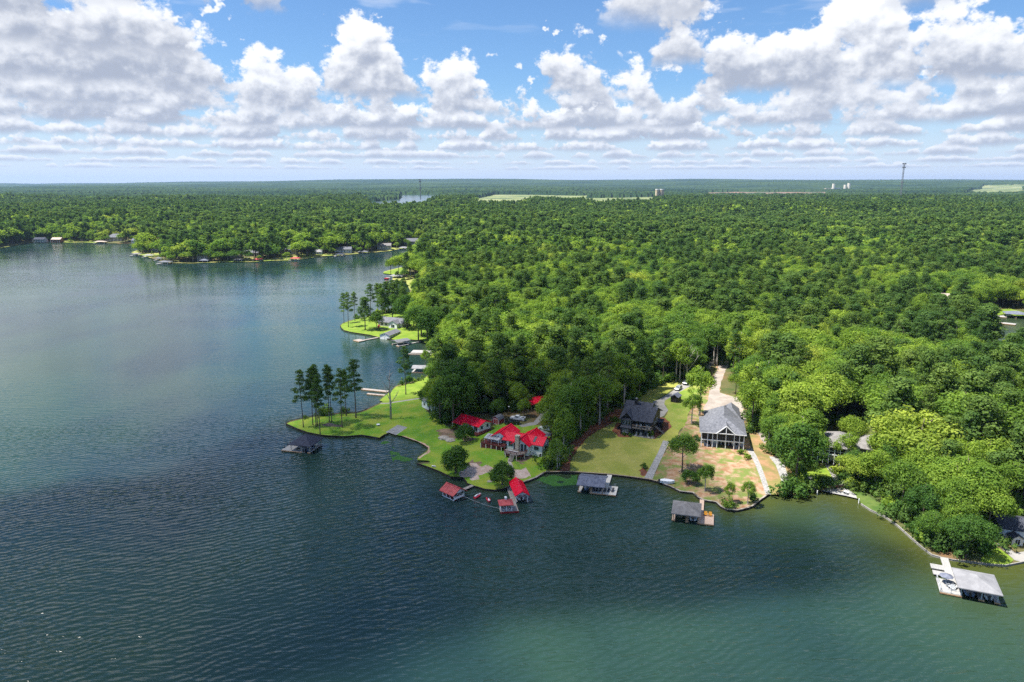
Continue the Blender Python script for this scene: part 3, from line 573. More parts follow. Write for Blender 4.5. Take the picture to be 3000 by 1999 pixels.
def leaves(puffs, n, size, r, flat=1.0, up=.25, jit=.5):
    """puffs: rows x,y,z,rad. n leaf faces in all, spread by puff area."""
    puffs = np.asarray(puffs, float); A = puffs[:, 3]**2; idx = r.choice(len(puffs), n, p=A/A.sum())
    d = r.normal(size=(n, 3)); d[:, 2] += up; d /= np.linalg.norm(d, axis=1)[:, None]
    rad = puffs[idx, 3]*np.where(r.random(n) < .8, r.uniform(.7, 1.25, n), r.uniform(.3, .8, n))
    c = puffs[idx, :3]+d*rad[:, None]*np.array([1, 1, flat])
    nn = d+r.normal(size=(n, 3))*jit*.6; nn /= np.linalg.norm(nn, axis=1)[:, None]
    a = np.cross(nn, r.normal(size=(n, 3))); a /= np.linalg.norm(a, axis=1)[:, None]; b = np.cross(nn, a)
    s = size*r.uniform(.6, 1.35, n)[:, None]; a = a*s*.5; b = b*s*.36
    v = np.stack([c-a, c-b+nn*s*.06, c+a, c+b+nn*s*.06], 1).reshape(-1, 3)
    ptint = r.random(len(puffs)); tint = np.clip(.6*ptint[idx]+.4*r.random(n), 0, 1)
    return v, tint
def leaf_mesh(name, v, tint, mat):
    n = len(tint); me = bpy.data.meshes.new(name)
    me.vertices.add(n*4); me.vertices.foreach_set('co', v.astype(np.float32).ravel())
    me.loops.add(n*4); me.loops.foreach_set('vertex_index', np.arange(n*4, dtype=np.int32))
    me.polygons.add(n); me.polygons.foreach_set('loop_start', np.arange(0, n*4, 4, dtype=np.int32))
    at = me.attributes.new('tint', 'FLOAT', 'FACE'); at.data.foreach_set('value', tint.astype(np.float32))
    me.materials.append(MATS[mat]); me.update(calc_edges=True); return me
def broad_puffs(r, rx, rz, cz, n, pr, lob=0):
    out = []; ex = r.uniform(.82, 1.2); sk = r.normal(size=2)*.9
    for i in range(n):
        d = r.normal(size=3); d /= np.linalg.norm(d); d[2] = abs(d[2])*1.05-.38
        q = r.uniform(.55, 1.0)**.6
        w = 1-.35*max(0, d[2])
        out.append((d[0]*rx*q*w*ex+sk[0]*d[2], d[1]*rx*q*w/ex+sk[1]*d[2], cz+d[2]*rz*q, pr*r.uniform(.55, 1.35)))
    for i in range(lob):
        a = r.uniform(0, 6.28); out.append((math.cos(a)*rx*.9, math.sin(a)*rx*.9, cz-rz*r.uniform(.1, .5), pr*.8))
    return np.array(out)
def pine_puffs(r, z0, z1, rmax, n, flatr=1.3, cone=.5):
    out = []
    for i in range(n):
        t = (i+r.uniform(0, .8))/n; z = z0+(z1-z0)*t
        k = rmax*(1-cone*t)*(.55+.45*math.sin(math.pi*min(1, t*1.15+.18)))
        a = i*2.4+r.uniform(-.5, .5); q = r.uniform(.3, 1.0)
        out.append((math.cos(a)*k*q, math.sin(a)*k*q, z, flatr*r.uniform(.7, 1.25)))
    out.append((0, 0, z1, flatr*.8))
    return np.array(out)
def trunk_mb(r, h, r0, limbs, z_l, reach, lean=.3, n=7):
    m = MB(); ph = r.uniform(0, 6.28)
    c = lambda t: (math.sin(ph+t*2.2)*lean*t, math.cos(ph*1.7+t*1.9)*lean*t, h*t)
    m.tube([c(t) for t in (0, .06, .25, .5, .75, 1)], [r0*1.45, r0*1.05, r0*.9, r0*.7, r0*.45, r0*.12], n)
    for i in range(limbs):
        t = z_l+(1-z_l)*(i+.3)/limbs*.9; b = Vector(c(t)); a = i*2.4+r.uniform(-.4, .4); L = reach*r.uniform(.6, 1)*(1.15-t*.6)
        e = b+Vector((math.cos(a)*L, math.sin(a)*L, L*r.uniform(.35, .8)))
        mid = b.lerp(e, .5)+Vector((0, 0, -L*.08)); m.tube([b, mid, e], [r0*.38*(1.2-t*.5), r0*.24, r0*.07], 5)
    return m
PROTO = []      # dict(kind, trunk mesh, crown mesh, joined mid mesh, height, radius)
def join_mesh(name, tm, crown_v, tint, mat, bark):
    """trunk + leaves in one mesh with two materials, for the woods."""
    me = bpy.data.meshes.new(name); nv = len(tm.v)
    vs = list(tm.v)+[tuple(q) for q in crown_v]; k = len(tint)
    fs = list(tm.f)+[(nv+4*i, nv+4*i+1, nv+4*i+2, nv+4*i+3) for i in range(k)]
    me.from_pydata(vs, [], fs)
    me.materials.append(MATS[mat]); me.materials.append(MATS[bark])
    me.polygons.foreach_set('material_index', np.array([1]*len(tm.f)+[0]*k, dtype=np.int32))
    at = me.attributes.new('tint', 'FLOAT', 'FACE'); at.data.foreach_set('value', np.concatenate([np.full(len(tm.f), .5), tint]).astype(np.float32))
    me.update(); return me
def make_proto(kind, seed):
    r = np.random.default_rng(seed)
    if kind == 'oak':   H, rx, rz, cz, n, pr, mat, bark = 16, 5.2, 5.4, 10.2, 34, 1.75, 'leaf_broad', 'bark'
    if kind == 'oval':  H, rx, rz, cz, n, pr, mat, bark = 18, 3.9, 7.2, 10.6, 34, 1.55, 'leaf_broad', 'bark_pale'
    if kind == 'wide':  H, rx, rz, cz, n, pr, mat, bark = 14.5, 6.6, 4.4, 9.6, 40, 1.7, 'leaf_broad', 'bark'
    if kind == 'loose': H, rx, rz, cz, n, pr, mat, bark = 17, 4.4, 6.3, 10.5, 22, 1.45, 'leaf_broad', 'bark_pale'
    if kind == 'dark':  H, rx, rz, cz, n, pr, mat, bark = 17, 5.4, 6.6, 9.6, 44, 1.7, 'leaf_dark', 'bark'
    if kind == 'bushy': H, rx, rz, cz, n, pr, mat, bark = 9, 4.3, 4.3, 4.5, 40, 1.35, 'leaf_dark', 'bark'
    if kind in ('oak', 'oval', 'wide', 'loose', 'dark', 'bushy'):
        puffs = broad_puffs(r, rx-pr*.45, rz-pr*.45, cz, int(n*1.5), pr*.84, 5)
        tm = trunk_mb(r, H*.86, .27, 7, .38, rx*.75)
        hi = leaves(puffs, 6800 if kind != 'loose' else 4300, .45, r)
        mid = leaves(puffs, 900, 1.05, r)
        lowp = leaves(puffs, 170, 2.3, r)
    elif kind == 'pine':
        H = 23; mat, bark = 'leaf_pine', 'bark'
        puffs = pine_puffs(r, 10.5+r.uniform(-1.5, 1.5), 22, 4.0, 19, 1.25, .45); tm = trunk_mb(r, 22, .2, 14, .45, 3.6, .5)
        hi = leaves(puffs, 2100, .48, r, .46, .3); mid = leaves(puffs, 600, 1.05, r, .6, .3); lowp = leaves(puffs, 110, 2.2, r)
    elif kind == 'fullpine':
        H = 19; mat, bark = 'leaf_pine', 'bark'
        puffs = pine_puffs(r, 6.5, 18, 4.1, 34, 1.4, .55); tm = trunk_mb(r, 18, .24, 12, .3, 3.2, .4)
        hi = leaves(puffs, 3400, .52, r, .62, .3); mid = leaves(puffs, 700, 1.05, r, .65, .3); lowp = leaves(puffs, 130, 2.2, r)
    d = dict(kind=kind, H=H, trunk=tm.mesh('trunk', bark, True), crown=leaf_mesh('crown', *hi, mat))
    st = MB().tube([(0, 0, 0), (0, 0, H*.5), (0, 0, H*.85)], [.32, .24, .08], 4, False)
    d['near'] = join_mesh('wood_tree', tm, *hi, mat, bark)
    d['mid'] = join_mesh('wood_tree_mid', st, *mid, mat, bark); d['low'] = join_mesh('wood_tree_low', MB(), *lowp, mat, bark)
    PROTO.append(d)
for i, k in enumerate(['oak', 'oak', 'oval', 'oval', 'wide', 'wide', 'loose', 'dark', 'pine', 'pine', 'pine', 'fullpine', 'fullpine', 'bushy', 'oak', 'oval', 'loose', 'wide']): make_proto(k, 40+i)
KI = {}
for i, p in enumerate(PROTO): KI.setdefault(p['kind'], []).append(i)

def place_tree(kind, x, y, z, h, label, group=None, cat='tree', rz=None, sx=1.0, name=None, idx=None):
    i = idx if idx is not None else random.choice(KI[kind]); p = PROTO[i]; s = h/p['H']
    o = thing(name or ('pine_tree' if 'pine' in kind else 'broadleaf_tree'), label, cat, (x, y, z-.15), random.uniform(0, 6.28) if rz is None else rz, group)
    o.scale = (s*sx, s*sx, s)
    link('trunk', p['trunk'], o); link('crown', p['crown'], o)
    return o
# --- where woods grow
def scatter():
    out = []
    def ring(y0, y1, s, xk):
        yy = np.arange(y0, y1, s*.87); L = []
        for j, q in enumerate(yy):
            xx = np.arange(-q*xk-30, q*xk+30, s)+(j % 2)*s*.5
            L.append(np.stack([xx, np.full(len(xx), q)], 1))
        L = np.concatenate(L); L = L+rng.uniform(-.42, .42, L.shape)*s; return L
    a = ring(135, 760, 6.5, .80); b = ring(760, 1500, 7.6, .80); c = ring(1500, 3100, 10.5, .80)
    res = []
    for lv, pts in enumerate((a, b, c)):
        keep = np.ones(len(pts), bool)
        for w in WATERS: keep &= ~inside(pts, w)
        pts = pts[keep]; sd = shore_dist(pts); keep = sd > 2.2
        for z in ZONES: keep &= ~inside(pts, z[1])
        for z in CLEAR: keep &= ~inside(pts, z)
        if lv == 2:
            for z in OPEN_W: keep &= ~inside(pts, z)
        for (cx, cy2, cr) in CLEAR_C: keep &= np.hypot(pts[:, 0]-cx, pts[:, 1]-cy2) > cr
        keep &= ~((pts[:, 1] > 600) & (sd < 9+9*lump(pts[:, 0], pts[:, 1], 120)) & (rng.random(len(pts)) < .85))
        res.append((pts[keep], sd[keep]))
    return res
FOREST = scatter()
def species(x, y, u, d):
    """species index, size: patches of pine and of broadleaf."""
    f = .55*lump(x, y, 210)+.45*lump(x+900, y-300, 75)
    pine = u < np.clip(.32+.32*f+.16*np.clip((np.asarray(y)-650)/900, 0, 1), .03, .85)
    return pine
# ------------------------------------------------------------------ trees one can pick out on the photograph
def tree_px(kind, px, py, top, label, group=None, **kw):
    """tree standing at pixel (px, py) whose top reaches pixel row top."""
    x, y, z = G(px, py); b = -(top-999.5)/FPX
    w = (b*y*CP-y*SP)/(CP+b*SP); return place_tree(kind, x, y, z, w+CAM_H-z, label, group, **kw)
SPECIAL = []
def T(*a, **k):
    o = tree_px(*a, **k); SPECIAL.append((o.location.x, o.location.y)); return o
GP = 'tall pines on the grassy point'
T('pine', 889, 1252, 1078, 'tall pine nearest the tip of the grassy point', GP, idx=8, sx=.9)
T('pine', 917, 1246, 1074, 'second tall pine from the tip of the grassy point', GP, idx=9, sx=.85)
T('pine', 926, 1251, 1066, 'pine in the tight clump on the point, third from the tip', GP, idx=10, sx=.85)
T('pine', 938, 1272, 1092, 'pine standing at the water edge above the black roofed boathouse', GP, idx=8, rz=2., sx=.85)
T('pine', 930, 1247, 1062, 'slender pine hidden in the middle of the clump on the point', GP, idx=9, rz=1., sx=.8)
T('pine', 965, 1236, 1062, 'leaning pine of the pair in the middle of the point', GP, idx=10, rz=3., sx=.85)
T('pine', 972, 1236, 1072, 'straight pine of the pair in the middle of the point', GP, idx=8, rz=4., sx=.85)
T('pine', 1003, 1253, 1074, 'pine by the bare earth patch on the point', GP, idx=9, rz=5., sx=.9)
T('pine', 1015, 1219, 1078, 'crooked thin pine at the back shore of the point', GP, idx=10, rz=.5)
T('pine', 1043, 1225, 1047, 'tallest pine of the point, nearest the concrete ramp', GP, idx=8, rz=1.3, sx=1.15)
T('pine', 1189, 1156, 1010, 'lone tall pine on the bright lawn beside the small concrete path', GP, idx=9, rz=2.6, sx=1.1)
GH = 'pines on the headland lawn'
T('pine', 1008, 948, 855, 'pine nearest the tip of the headland lawn', GH, idx=8, rz=.3)
T('pine', 1021, 959, 853, 'second pine from the tip of the headland lawn', GH, idx=9, rz=.9)
T('pine', 1040, 941, 852, 'thin pine behind the two at the headland tip', GH, idx=10, rz=1.9)
T('fullpine', 1070, 966, 868, 'broad dark pine in the middle of the headland lawn', GH, sx=1.2)
T('dark', 1104, 968, 905, 'round dark tree on the headland lawn beside the white boathouse', None)
for i, (px, py, tp) in enumerate([(1107, 915, 826), (1118, 920, 828), (1130, 922, 822), (1138, 918, 820), (1150, 921, 818), (1158, 921, 822), (1166, 916, 815), (1178, 912, 818), (1185, 920, 812), (1086, 930, 828)]):
    T('pine', px, py, tp, ['second', 'third', 'fourth', 'fifth', 'sixth', 'seventh', 'eighth', 'ninth', 'tenth', 'first'][i]+' dark pine from the left in the row behind the headland', 'pine row behind the headland house', sx=1.15)
for i, (px, py, tp, kd, lb) in enumerate([
    (1328, 1252, 1063, 'dark', 'very large dark green broadleaf tree left of the small red roofed house'),
    (1290, 1240, 1085, 'oak', 'big rounded tree in front of the white building at the left edge of the wood'),
    (1346, 1225, 1030, 'dark', 'large tree directly behind the giant one by the small red roofed house'),
    (1362, 1294, 1236, 'bushy', 'small bright green tree in front of the small red roofed house'),
    (1335, 1386, 1294, 'bushy', 'rounded dark green tree on the shore lawn left of the sand patch'),
    (1471, 1420, 1345, 'bushy', 'narrow dark green tree by the shore between the two sand patches'),
    (1458, 1228, 1162, 'oak', 'bright yellow green tree behind the little barn shed'),
    (1535, 1222, 1162, 'oak', 'small spreading tree between the white pickup and the red carport'),
    (1632, 1378, 1270, 'loose', 'half bare grey twigged tree at the corner of the mulch bed'),
    (1650, 1340, 1180, 'oval', 'tall leafy tree right of the red roofed house'),
    (1622, 1300, 1190, 'oak', 'dense tree crowding the right end of the red roofed house'),
    (1605, 1262, 1150, 'oak', 'tree overhanging the white car behind the red roofed house'),
    (1667, 1300, 1090, 'oval', 'tall thin tree at the lower left of the wood by the mulch path'),
    (1700, 1275, 1080, 'oval', 'slender yellow green tree in the edge of the wood above the mulch path'),
    (1756, 1245, 1070, 'loose', 'pale trunked tall tree at the wood edge left of the black house'),
    (1866, 1142, 990, 'loose', 'tall pale barked tree with a wide yellow crown behind the black house'),
    (1980, 1118, 970, 'loose', 'tall bare trunked tree beside the parked cars'),
    (1991, 1118, 985, 'loose', 'second bare trunked tree beside the parked cars'),
    (2002, 1118, 1000, 'pine', 'thin pine next to the two bare trunks by the cars'),
    (2026, 1244, 1135, 'loose', 'thin leafy tree between the black shed and the white house'),
    (2049, 1218, 1050, 'loose', 'tall dark stemmed tree on the red soil left of the white house'),
    (1998, 1382, 1255, 'oak', 'dark green shade tree on the lawn between the black and the white house'),
    (2065, 1440, 1345, 'loose', 'young light green tree on the bare yard beside the brown roofed boathouse'),
    (2020, 1418, 1370, 'bushy', 'low leafy sapling left of the young tree on the bare yard'),
    (2136, 1474, 1405, 'loose', 'small thin tree near the curved seawall of the bare yard'),
    (2190, 1478, 1400, 'loose', 'leafy young tree at the right end of the curved seawall'),
    (2274, 1342, 1200, 'oak', 'yellow green tree between the white house and the stone steps'),
    (2250, 1310, 1180, 'oval', 'bright slim tree right of the white house'),
    (2262, 1285, 1130, 'oval', 'bright tall tree behind the slim one right of the white house'),
    (2330, 1418, 1200, 'dark', 'huge dark tree with a pale straight trunk above the stone steps'),
    (2300, 1330, 1190, 'oak', 'dense shaded tree left of the huge dark tree'),
    (2492, 1322, 1205, 'oak', 'round tree hiding the middle of the screened porch house'),
    (2476, 1372, 1250, 'loose', 'dark tree with a bare trunk before the screened porch'),
    (2560, 1440, 1300, 'oak', 'broad tree on the bank right of the little beach'),
    (2640, 1500, 1330, 'oak', 'broad spreading tree over the seawall above the big dock'),
    (2730, 1592, 1490, 'wide', 'low leafy tree leaning over the seawall beside the dock bridge'),
    (2830, 1632, 1500, 'wide', 'bright spreading tree beside the small shore lawn'),
    (2890, 1575, 1400, 'oak', 'tall shade tree with a bare trunk by the grey garage'),
    (2700, 1545, 1395, 'dark', 'shaded tree on the slope above the big white dock'),
    (2790, 1560, 1380, 'oak', 'large tree over the tan path above the big white dock'),
    (2950, 1500, 1330, 'oak', 'large tree behind the grey garage'),
    (2600, 1420, 1280, 'dark', 'dark tree on the slope right of the screened porch house'),
    (1150, 932, 848, 'dark', 'dark tree directly behind the headland house roof'), (1192, 962, 845, 'dark', 'tall dark tree just right of the headland house'), (1226, 1000, 878, 'oak', 'leafy tree at the shore right of the grey roofed headland dock'), (1252, 1006, 888, 'dark', 'dark tree at the inner corner of the headland bay'), (1183, 935, 838, 'fullpine', 'full pine behind the right end of the headland house'), (1122, 936, 842, 'fullpine', 'full pine behind the left end of the headland house'), (1258, 1204, 1110, 'dark', 'dark tree right in front of the hidden pale house'),
    (1145, 806, 752, 'oak', 'bright round tree on the small point beside the far creek'),
    (1168, 800, 750, 'oak', 'second round tree on the small point beside the far creek'),
    (1246, 1075, 1018, 'loose', 'thin pale tree on the bank above the grey boat docks'),
    (1212, 955, 870, 'dark', 'large tree at the right of the headland house'),
    (1235, 985, 860, 'oak', 'tall tree at the landward end of the headland lawn'),
    (1275, 990, 880, 'dark', 'dark tree with white trunk posts beside the headland lawn'),
    (2090, 1072, 925, 'loose', 'first slim tree on the red island in the forked drive'),
    (2096, 1070, 935, 'pine', 'pine on the red island in the forked drive'),
    (2100, 1072, 930, 'loose', 'third slim tree on the red island in the forked drive'),
    (2145, 1115, 960, 'pine', 'thin pine right of the gravel drive'),
    (2162, 1110, 950, 'loose', 'tall thin tree right of the gravel drive'),
    (2155, 1155, 1085, 'oak', 'bushy low tree on the verge right of the gravel drive'),
    (420, 738, 700, 'pine', 'lone pine at the tip of the far shore spit')]):
    T(kd, px, py, tp, lb)

for px, py, tp, kd, lb in [(1684, 1252, 1055, 'pine', 'slim tall pine at the mulch path nearest the red roofed house'), (1722, 1240, 1040, 'pine', 'slim tall pine half way up the mulch path'), (1782, 1220, 1022, 'pine', 'slim tall pine at the upper bend of the mulch path'), (1828, 1190, 1010, 'loose', 'tall thin leafy tree just behind the left of the black house'), (1898, 1140, 985, 'pine', 'slim tall pine behind the black house chimney'), (1942, 1124, 988, 'pine', 'slim tall pine at the wood edge left of the parked cars'), (2222, 1150, 985, 'pine', 'slim tall pine beside the gravel lane right of the white house'), (2240, 1205, 1030, 'loose', 'tall thin leafy tree beside the gravel lane right of the white house')]:
    T(kd, px, py, tp, lb, sx=.8)
# bare dead trees
def dead_tree(px, py, top, label, seed, spread=.28):
    x, y, z = G(px, py); b = -(top-999.5)/FPX; h = (b*y*CP-y*SP)/(CP+b*SP)+CAM_H-z
    o = thing('dead_tree', label, 'tree', (x, y, z-.1), 0, 'leafless trees'); r = np.random.default_rng(seed)
    m = MB(); m.tube([(0, 0, 0), (.1, 0, h*.3), (-.1, .1, h*.62), (.15, 0, h)], [h*.024, h*.018, h*.012, h*.004], 7); m.build('trunk', 'bark_pale', o, True)
    for i in range(9):
        t = .32+.6*i/9; a = i*2.4; L = h*spread*(1.2-t); q = Vector((0, 0, h*t)); e = q+Vector((math.cos(a)*L*.7, math.sin(a)*L*.7, L))
        k = MB().tube([q, q.lerp(e, .5)+Vector((0, 0, -L*.07)), e], [h*.009, h*.006, h*.002], 5)
        for s in (.4, .65, .85):
            p = q.lerp(e, s); a2 = a+r.uniform(-1.4, 1.4); f = p+Vector((math.cos(a2), math.sin(a2), 1.1))*L*.3
            k.tube([p, f], [h*.004, h*.0014], 4)
        k.build('branch', 'bark_pale', o, True)
    SPECIAL.append((x, y)); return o
dead_tree(1145, 1228, 1084, 'pale leafless dead tree standing on the point lawn', 1)
dead_tree(1446, 1118, 1020, 'bleached leafless tree rising out of the wood behind the red roofs', 2)
dead_tree(1638, 1376, 1300, 'grey leafless snag beside the mulch bed at the seawall', 3, .5)
dead_tree(2010, 1120, 1015, 'bare branched grey tree by the parked cars', 4, .5)

# ------------------------------------------------------------------ the woods
def build_woods():
    sp = np.array(SPECIAL)
    cols = []
    for lv, key in enumerate(('near', 'mid', 'low')):
        col = bpy.data.collections.new('wood_%s' % key)
        for i, p in enumerate(PROTO):
            o = bpy.data.objects.new('wood_tree_%s_%02d' % (key, i), p[key]); col.objects.link(o)
        cols.append(col)
    rows = []; singles = []
    for lv, (pts, sd) in enumerate(FOREST):
        x, y = pts[:, 0], pts[:, 1]; n = len(pts); u = rng.random(n)
        z = height_d(x, y, sd); pine = species(x, y, u, sd)
        # the headland and the strip behind the red house are mostly pine and dark trees
        nb = np.array(KI['oak']+KI['oval']+KI['wide']+KI['loose']+KI['oak']+KI['dark']); npn = np.array(KI['pine']+KI['fullpine']+KI['fullpine'])
        kind = np.where(pine, npn[rng.integers(0, len(npn), n)], nb[rng.integers(0, len(nb), n)])
        Hs = np.array([p['H'] for p in PROTO])[kind]
        hgt = np.where(pine, rng.uniform(15, 26, n), rng.uniform(9.5, 21.5, n))*(1.15 if lv == 1 else 1)*(1+.12*lump(x, y, 130))
        edge = np.clip(sd/14, .55, 1); hgt = hgt*edge
        s = hgt/Hs*np.where(np.full(n, lv) == 2, 1.18, 1.0)
        wd = s*rng.uniform(.85, 1.6, n)*(1.08 if lv else 1)
        if lv == 0:
            keep = np.ones(n, bool)
            for (a, b) in sp: keep &= np.hypot(x-a, y-b) > 4.2
        else: keep = np.ones(n, bool)
        dist = np.hypot(x, y); infr = (np.abs(x) < dist*.62) 
        order = np.argsort(np.where(keep & infr, dist, 1e9))
        single = np.zeros(n, bool)
        if lv == 0: single[order[:225]] = True
        rot = rng.uniform(0, 6.283, n)
        for i in np.where(single & keep)[0]: singles.append((x[i], y[i], z[i], kind[i], s[i], wd[i], rot[i], sd[i]))
        g = keep & ~single
        rows.append((x[g], y[g], z[g], kind[g], s[g], wd[g], rot[g]))
    return cols, rows, singles
def wood_nodes(col, name):
    ng = bpy.data.node_groups.new(name, 'GeometryNodeTree')
    ng.interface.new_socket('Geometry', in_out='INPUT', socket_type='NodeSocketGeometry')
    ng.interface.new_socket('Geometry', in_out='OUTPUT', socket_type='NodeSocketGeometry')
    N = ng.nodes; L = ng.links
    gi = N.new('NodeGroupInput'); go = N.new('NodeGroupOutput'); ip = N.new('GeometryNodeInstanceOnPoints'); ci = N.new('GeometryNodeCollectionInfo')
    ci.inputs['Collection'].default_value = col; ci.inputs['Separate Children'].default_value = True; ci.inputs['Reset Children'].default_value = True
    def attr(nm, ty):
        a = N.new('GeometryNodeInputNamedAttribute'); a.data_type = ty; a.inputs['Name'].default_value = nm
        return [o for o in a.outputs if o.enabled and o.name == 'Attribute'][0]
    er = N.new('FunctionNodeEulerToRotation')
    L.new(gi.outputs[0], ip.inputs['Points']); L.new(ci.outputs[0], ip.inputs['Instance']); ip.inputs['Pick Instance'].default_value = True
    L.new(attr('pick', 'INT'), ip.inputs['Instance Index']); L.new(attr('turn', 'FLOAT_VECTOR'), er.inputs[0]); L.new(er.outputs[0], ip.inputs['Rotation'])
    L.new(attr('size', 'FLOAT_VECTOR'), ip.inputs['Scale']); L.new(ip.outputs[0], go.inputs[0])
    return ng
WCOLS, WROWS, SINGLES = build_woods()
def wood(name, rows, col, label):
    x, y, z, kind, s, wd, rot = rows
    me = bpy.data.meshes.new(name); me.vertices.add(len(x)); me.vertices.foreach_set('co', np.stack([x, y, z-.2], 1).astype(np.float32).ravel())
    me.attributes.new('pick', 'INT', 'POINT').data.foreach_set('value', kind.astype(np.int32))
    me.attributes.new('turn', 'FLOAT_VECTOR', 'POINT').data.foreach_set('vector', np.stack([0*rot, 0*rot, rot], 1).astype(np.float32).ravel())
    me.attributes.new('size', 'FLOAT_VECTOR', 'POINT').data.foreach_set('vector', np.stack([wd, wd, s], 1).astype(np.float32).ravel())
    me.update(); o = link(name, me); md = o.modifiers.new('woods', 'NODES'); md.node_group = wood_nodes(col, name)
    tag(o, label, 'forest', kind='stuff'); return o
for (rows, col, lb) in zip(WROWS, WCOLS, ('dense mixed green wood filling the land behind the lakeside houses', 'wood on the far shore and the middle distance', 'distant wood stretching towards the horizon')):
    wood('forest', rows, col, lb)
ORD = ['nearest', 'second nearest', 'third nearest', 'fourth nearest', 'fifth nearest', 'sixth nearest', 'seventh nearest', 'eighth nearest', 'ninth nearest', 'tenth nearest', 'eleventh nearest', 'twelfth nearest', 'thirteenth nearest', 'fourteenth nearest', 'fifteenth nearest', 'sixteenth nearest', 'seventeenth nearest', 'eighteenth nearest', 'nineteenth nearest', 'twentieth nearest']
MARKS = [('the white garage', 2960, 1580), ('the big pale dock', 2840, 1640), ('the little beach', 2460, 1440), ('the screened porch house', 2450, 1350), ('the white house', 2120, 1300), ('the gravel drive', 2110, 1110), ('the parked cars', 2000, 1130), ('the black house', 1870, 1260), ('the mulch path', 1740, 1262), ('the red carport', 1580, 1195), ('the barn shed', 1452, 1240), ('the cottage', 1390, 1255), ('the hidden pale house', 1245, 1190), ('the grey boat docks', 1240, 1060)]
def single_labels():
    look = {'oak': 'rounded broadleaf tree', 'oval': 'tall oval broadleaf tree', 'wide': 'wide spreading broadleaf tree', 'loose': 'loose light crowned broadleaf tree', 'dark': 'dark dense broadleaf tree', 'pine': 'bare stemmed pine', 'fullpine': 'full crowned pine', 'bushy': 'low bushy tree'}
    marks = [(n, *G(a, b)[:2]) for n, a, b in MARKS]; sets = {}
    for q in SINGLES:
        x, y = q[0], q[1]; n, mx, my = min(marks, key=lambda t: math.hypot(t[1]-x, t[2]-y))
        dx, dy = (x/y-mx/my)*my, math.hypot(x, y)-math.hypot(mx, my)
        rel = ('right of' if dx > 0 else 'left of') if abs(dx) > abs(dy) else ('behind' if dy > 0 else 'in front of')
        kd = PROTO[q[3]]['kind']; hh = PROTO[q[3]]['H']*q[4]; sz = 'small ' if hh < 12.5 else ('large ' if hh > 18 else '')
        sets.setdefault((sz+look[kd], rel, n), []).append((math.hypot(mx-x, my-y), q))
    for (lk, rel, n), L in sets.items():
        for i, (d, (x, y, z, k, s, wd, rot, sd)) in enumerate(sorted(L, key=lambda t: t[0])):
            p = PROTO[k]; lb = lk+' '+rel+' '+n if len(L) == 1 else ORD[min(i, 19)]+' '+lk+' '+rel+' '+n
            o = thing('pine_tree' if 'pine' in p['kind'] else 'broadleaf_tree', lb, 'tree', (x, y, z-.2), rot, 'trees of the near wood'); o.scale = (wd, wd, s)
            link('trunk', p['trunk'], o); link('crown', p['crown'], o)
single_labels()

# ------------------------------------------------------------------ the plain to the horizon: canopy, fields, a far lake
def far_canopy():
    na, nr = 760, 170
    az = np.linspace(-.80, .80, na); rr = 2750*np.power(24000/2750, np.linspace(0, 1, nr))
    A, Rr = np.meshgrid(az, rr); Rr = Rr*(1+rng.uniform(-.003, .003, Rr.shape)); A = A+rng.uniform(-.0008, .0008, A.shape)
    X, Y = Rr*np.sin(A), Rr*np.cos(A)
    px = 1500+FPX*np.tan(A)
    # hills along the horizon, highest right of the middle, falling off at the left
    prof = np.interp(px, [-500, 0, 500, 800, 1000, 1250, 1500, 2000, 2600, 3100, 3600], [20, 30, 62, 105, 130, 138, 142, 140, 120, 125, 120])
    hill = prof*np.clip((Rr-5500)/9500, 0, 1)**1.3+18*lump(X, Y, 5200)*np.clip((Rr-3500)/6000, 0, 1)
    ground = 9+hill
    bump = rng.uniform(0, 1, X.shape)**1.5*9*np.clip(9000/Rr, .6, 1.6)
    F = lambda q: inside(np.stack([X.ravel(), Y.ravel()], 1), np.array([P(a, b, 9) for a, b in q])).reshape(X.shape)
    orr = lambda L: np.logical_or.reduce([F(q) for q in L])
    fieldm, soilm, lakem = orr(FIELD_PX), orr(SOIL_PX), orr(LAKE_PX)
    open_ = fieldm | soilm | lakem
    Z = np.where(open_, np.where(lakem, ground+1.0, ground+.5), ground+13+bump)
    V = np.stack([X, Y, Z], 2).reshape(-1, 3)
    q = np.array([(j*na+i, j*na+i+1, (j+1)*na+i+1, (j+1)*na+i) for j in range(nr-1) for i in range(na-1)])
    cls = np.where(lakem, 3, np.where(fieldm, 1, np.where(soilm, 2, 0))).reshape(-1)
    qc = cls[q]; own = np.where((qc == qc[:, :1]).all(1), qc[:, 0], 0)
    for c, name, mat, lb, kd in ((0, 'forest', 'far_canopy', 'hazy far-off forest reaching to the hills on the horizon', 'stuff'), (1, 'field', 'field', None, 'structure'), (2, 'red_earth_clearing', 'redfield', None, 'structure'), (3, 'far_lake', 'far_water', None, 'structure')):
        f = q[own == c]
        if not len(f): continue
        used, inv = np.unique(f, return_inverse=True); inv = inv.reshape(-1, 4)
        me = bpy.data.meshes.new(name); me.from_pydata(V[used].tolist(), [], inv.tolist()); me.update(); me.materials.append(MATS[mat])
        o = link(name, me); tag(o, lb, 'forest' if lb else None, kind=kd)
pm('field', (.10, .15, .04), (.24, .25, .11), .006, .95, detail=6, third=((.05, .08, .03), .004, .52, .6))
pm('redfield', (.16, .09, .06), (.26, .16, .11), .006, .95, third=((.05, .08, .03), .005, .48, .55))
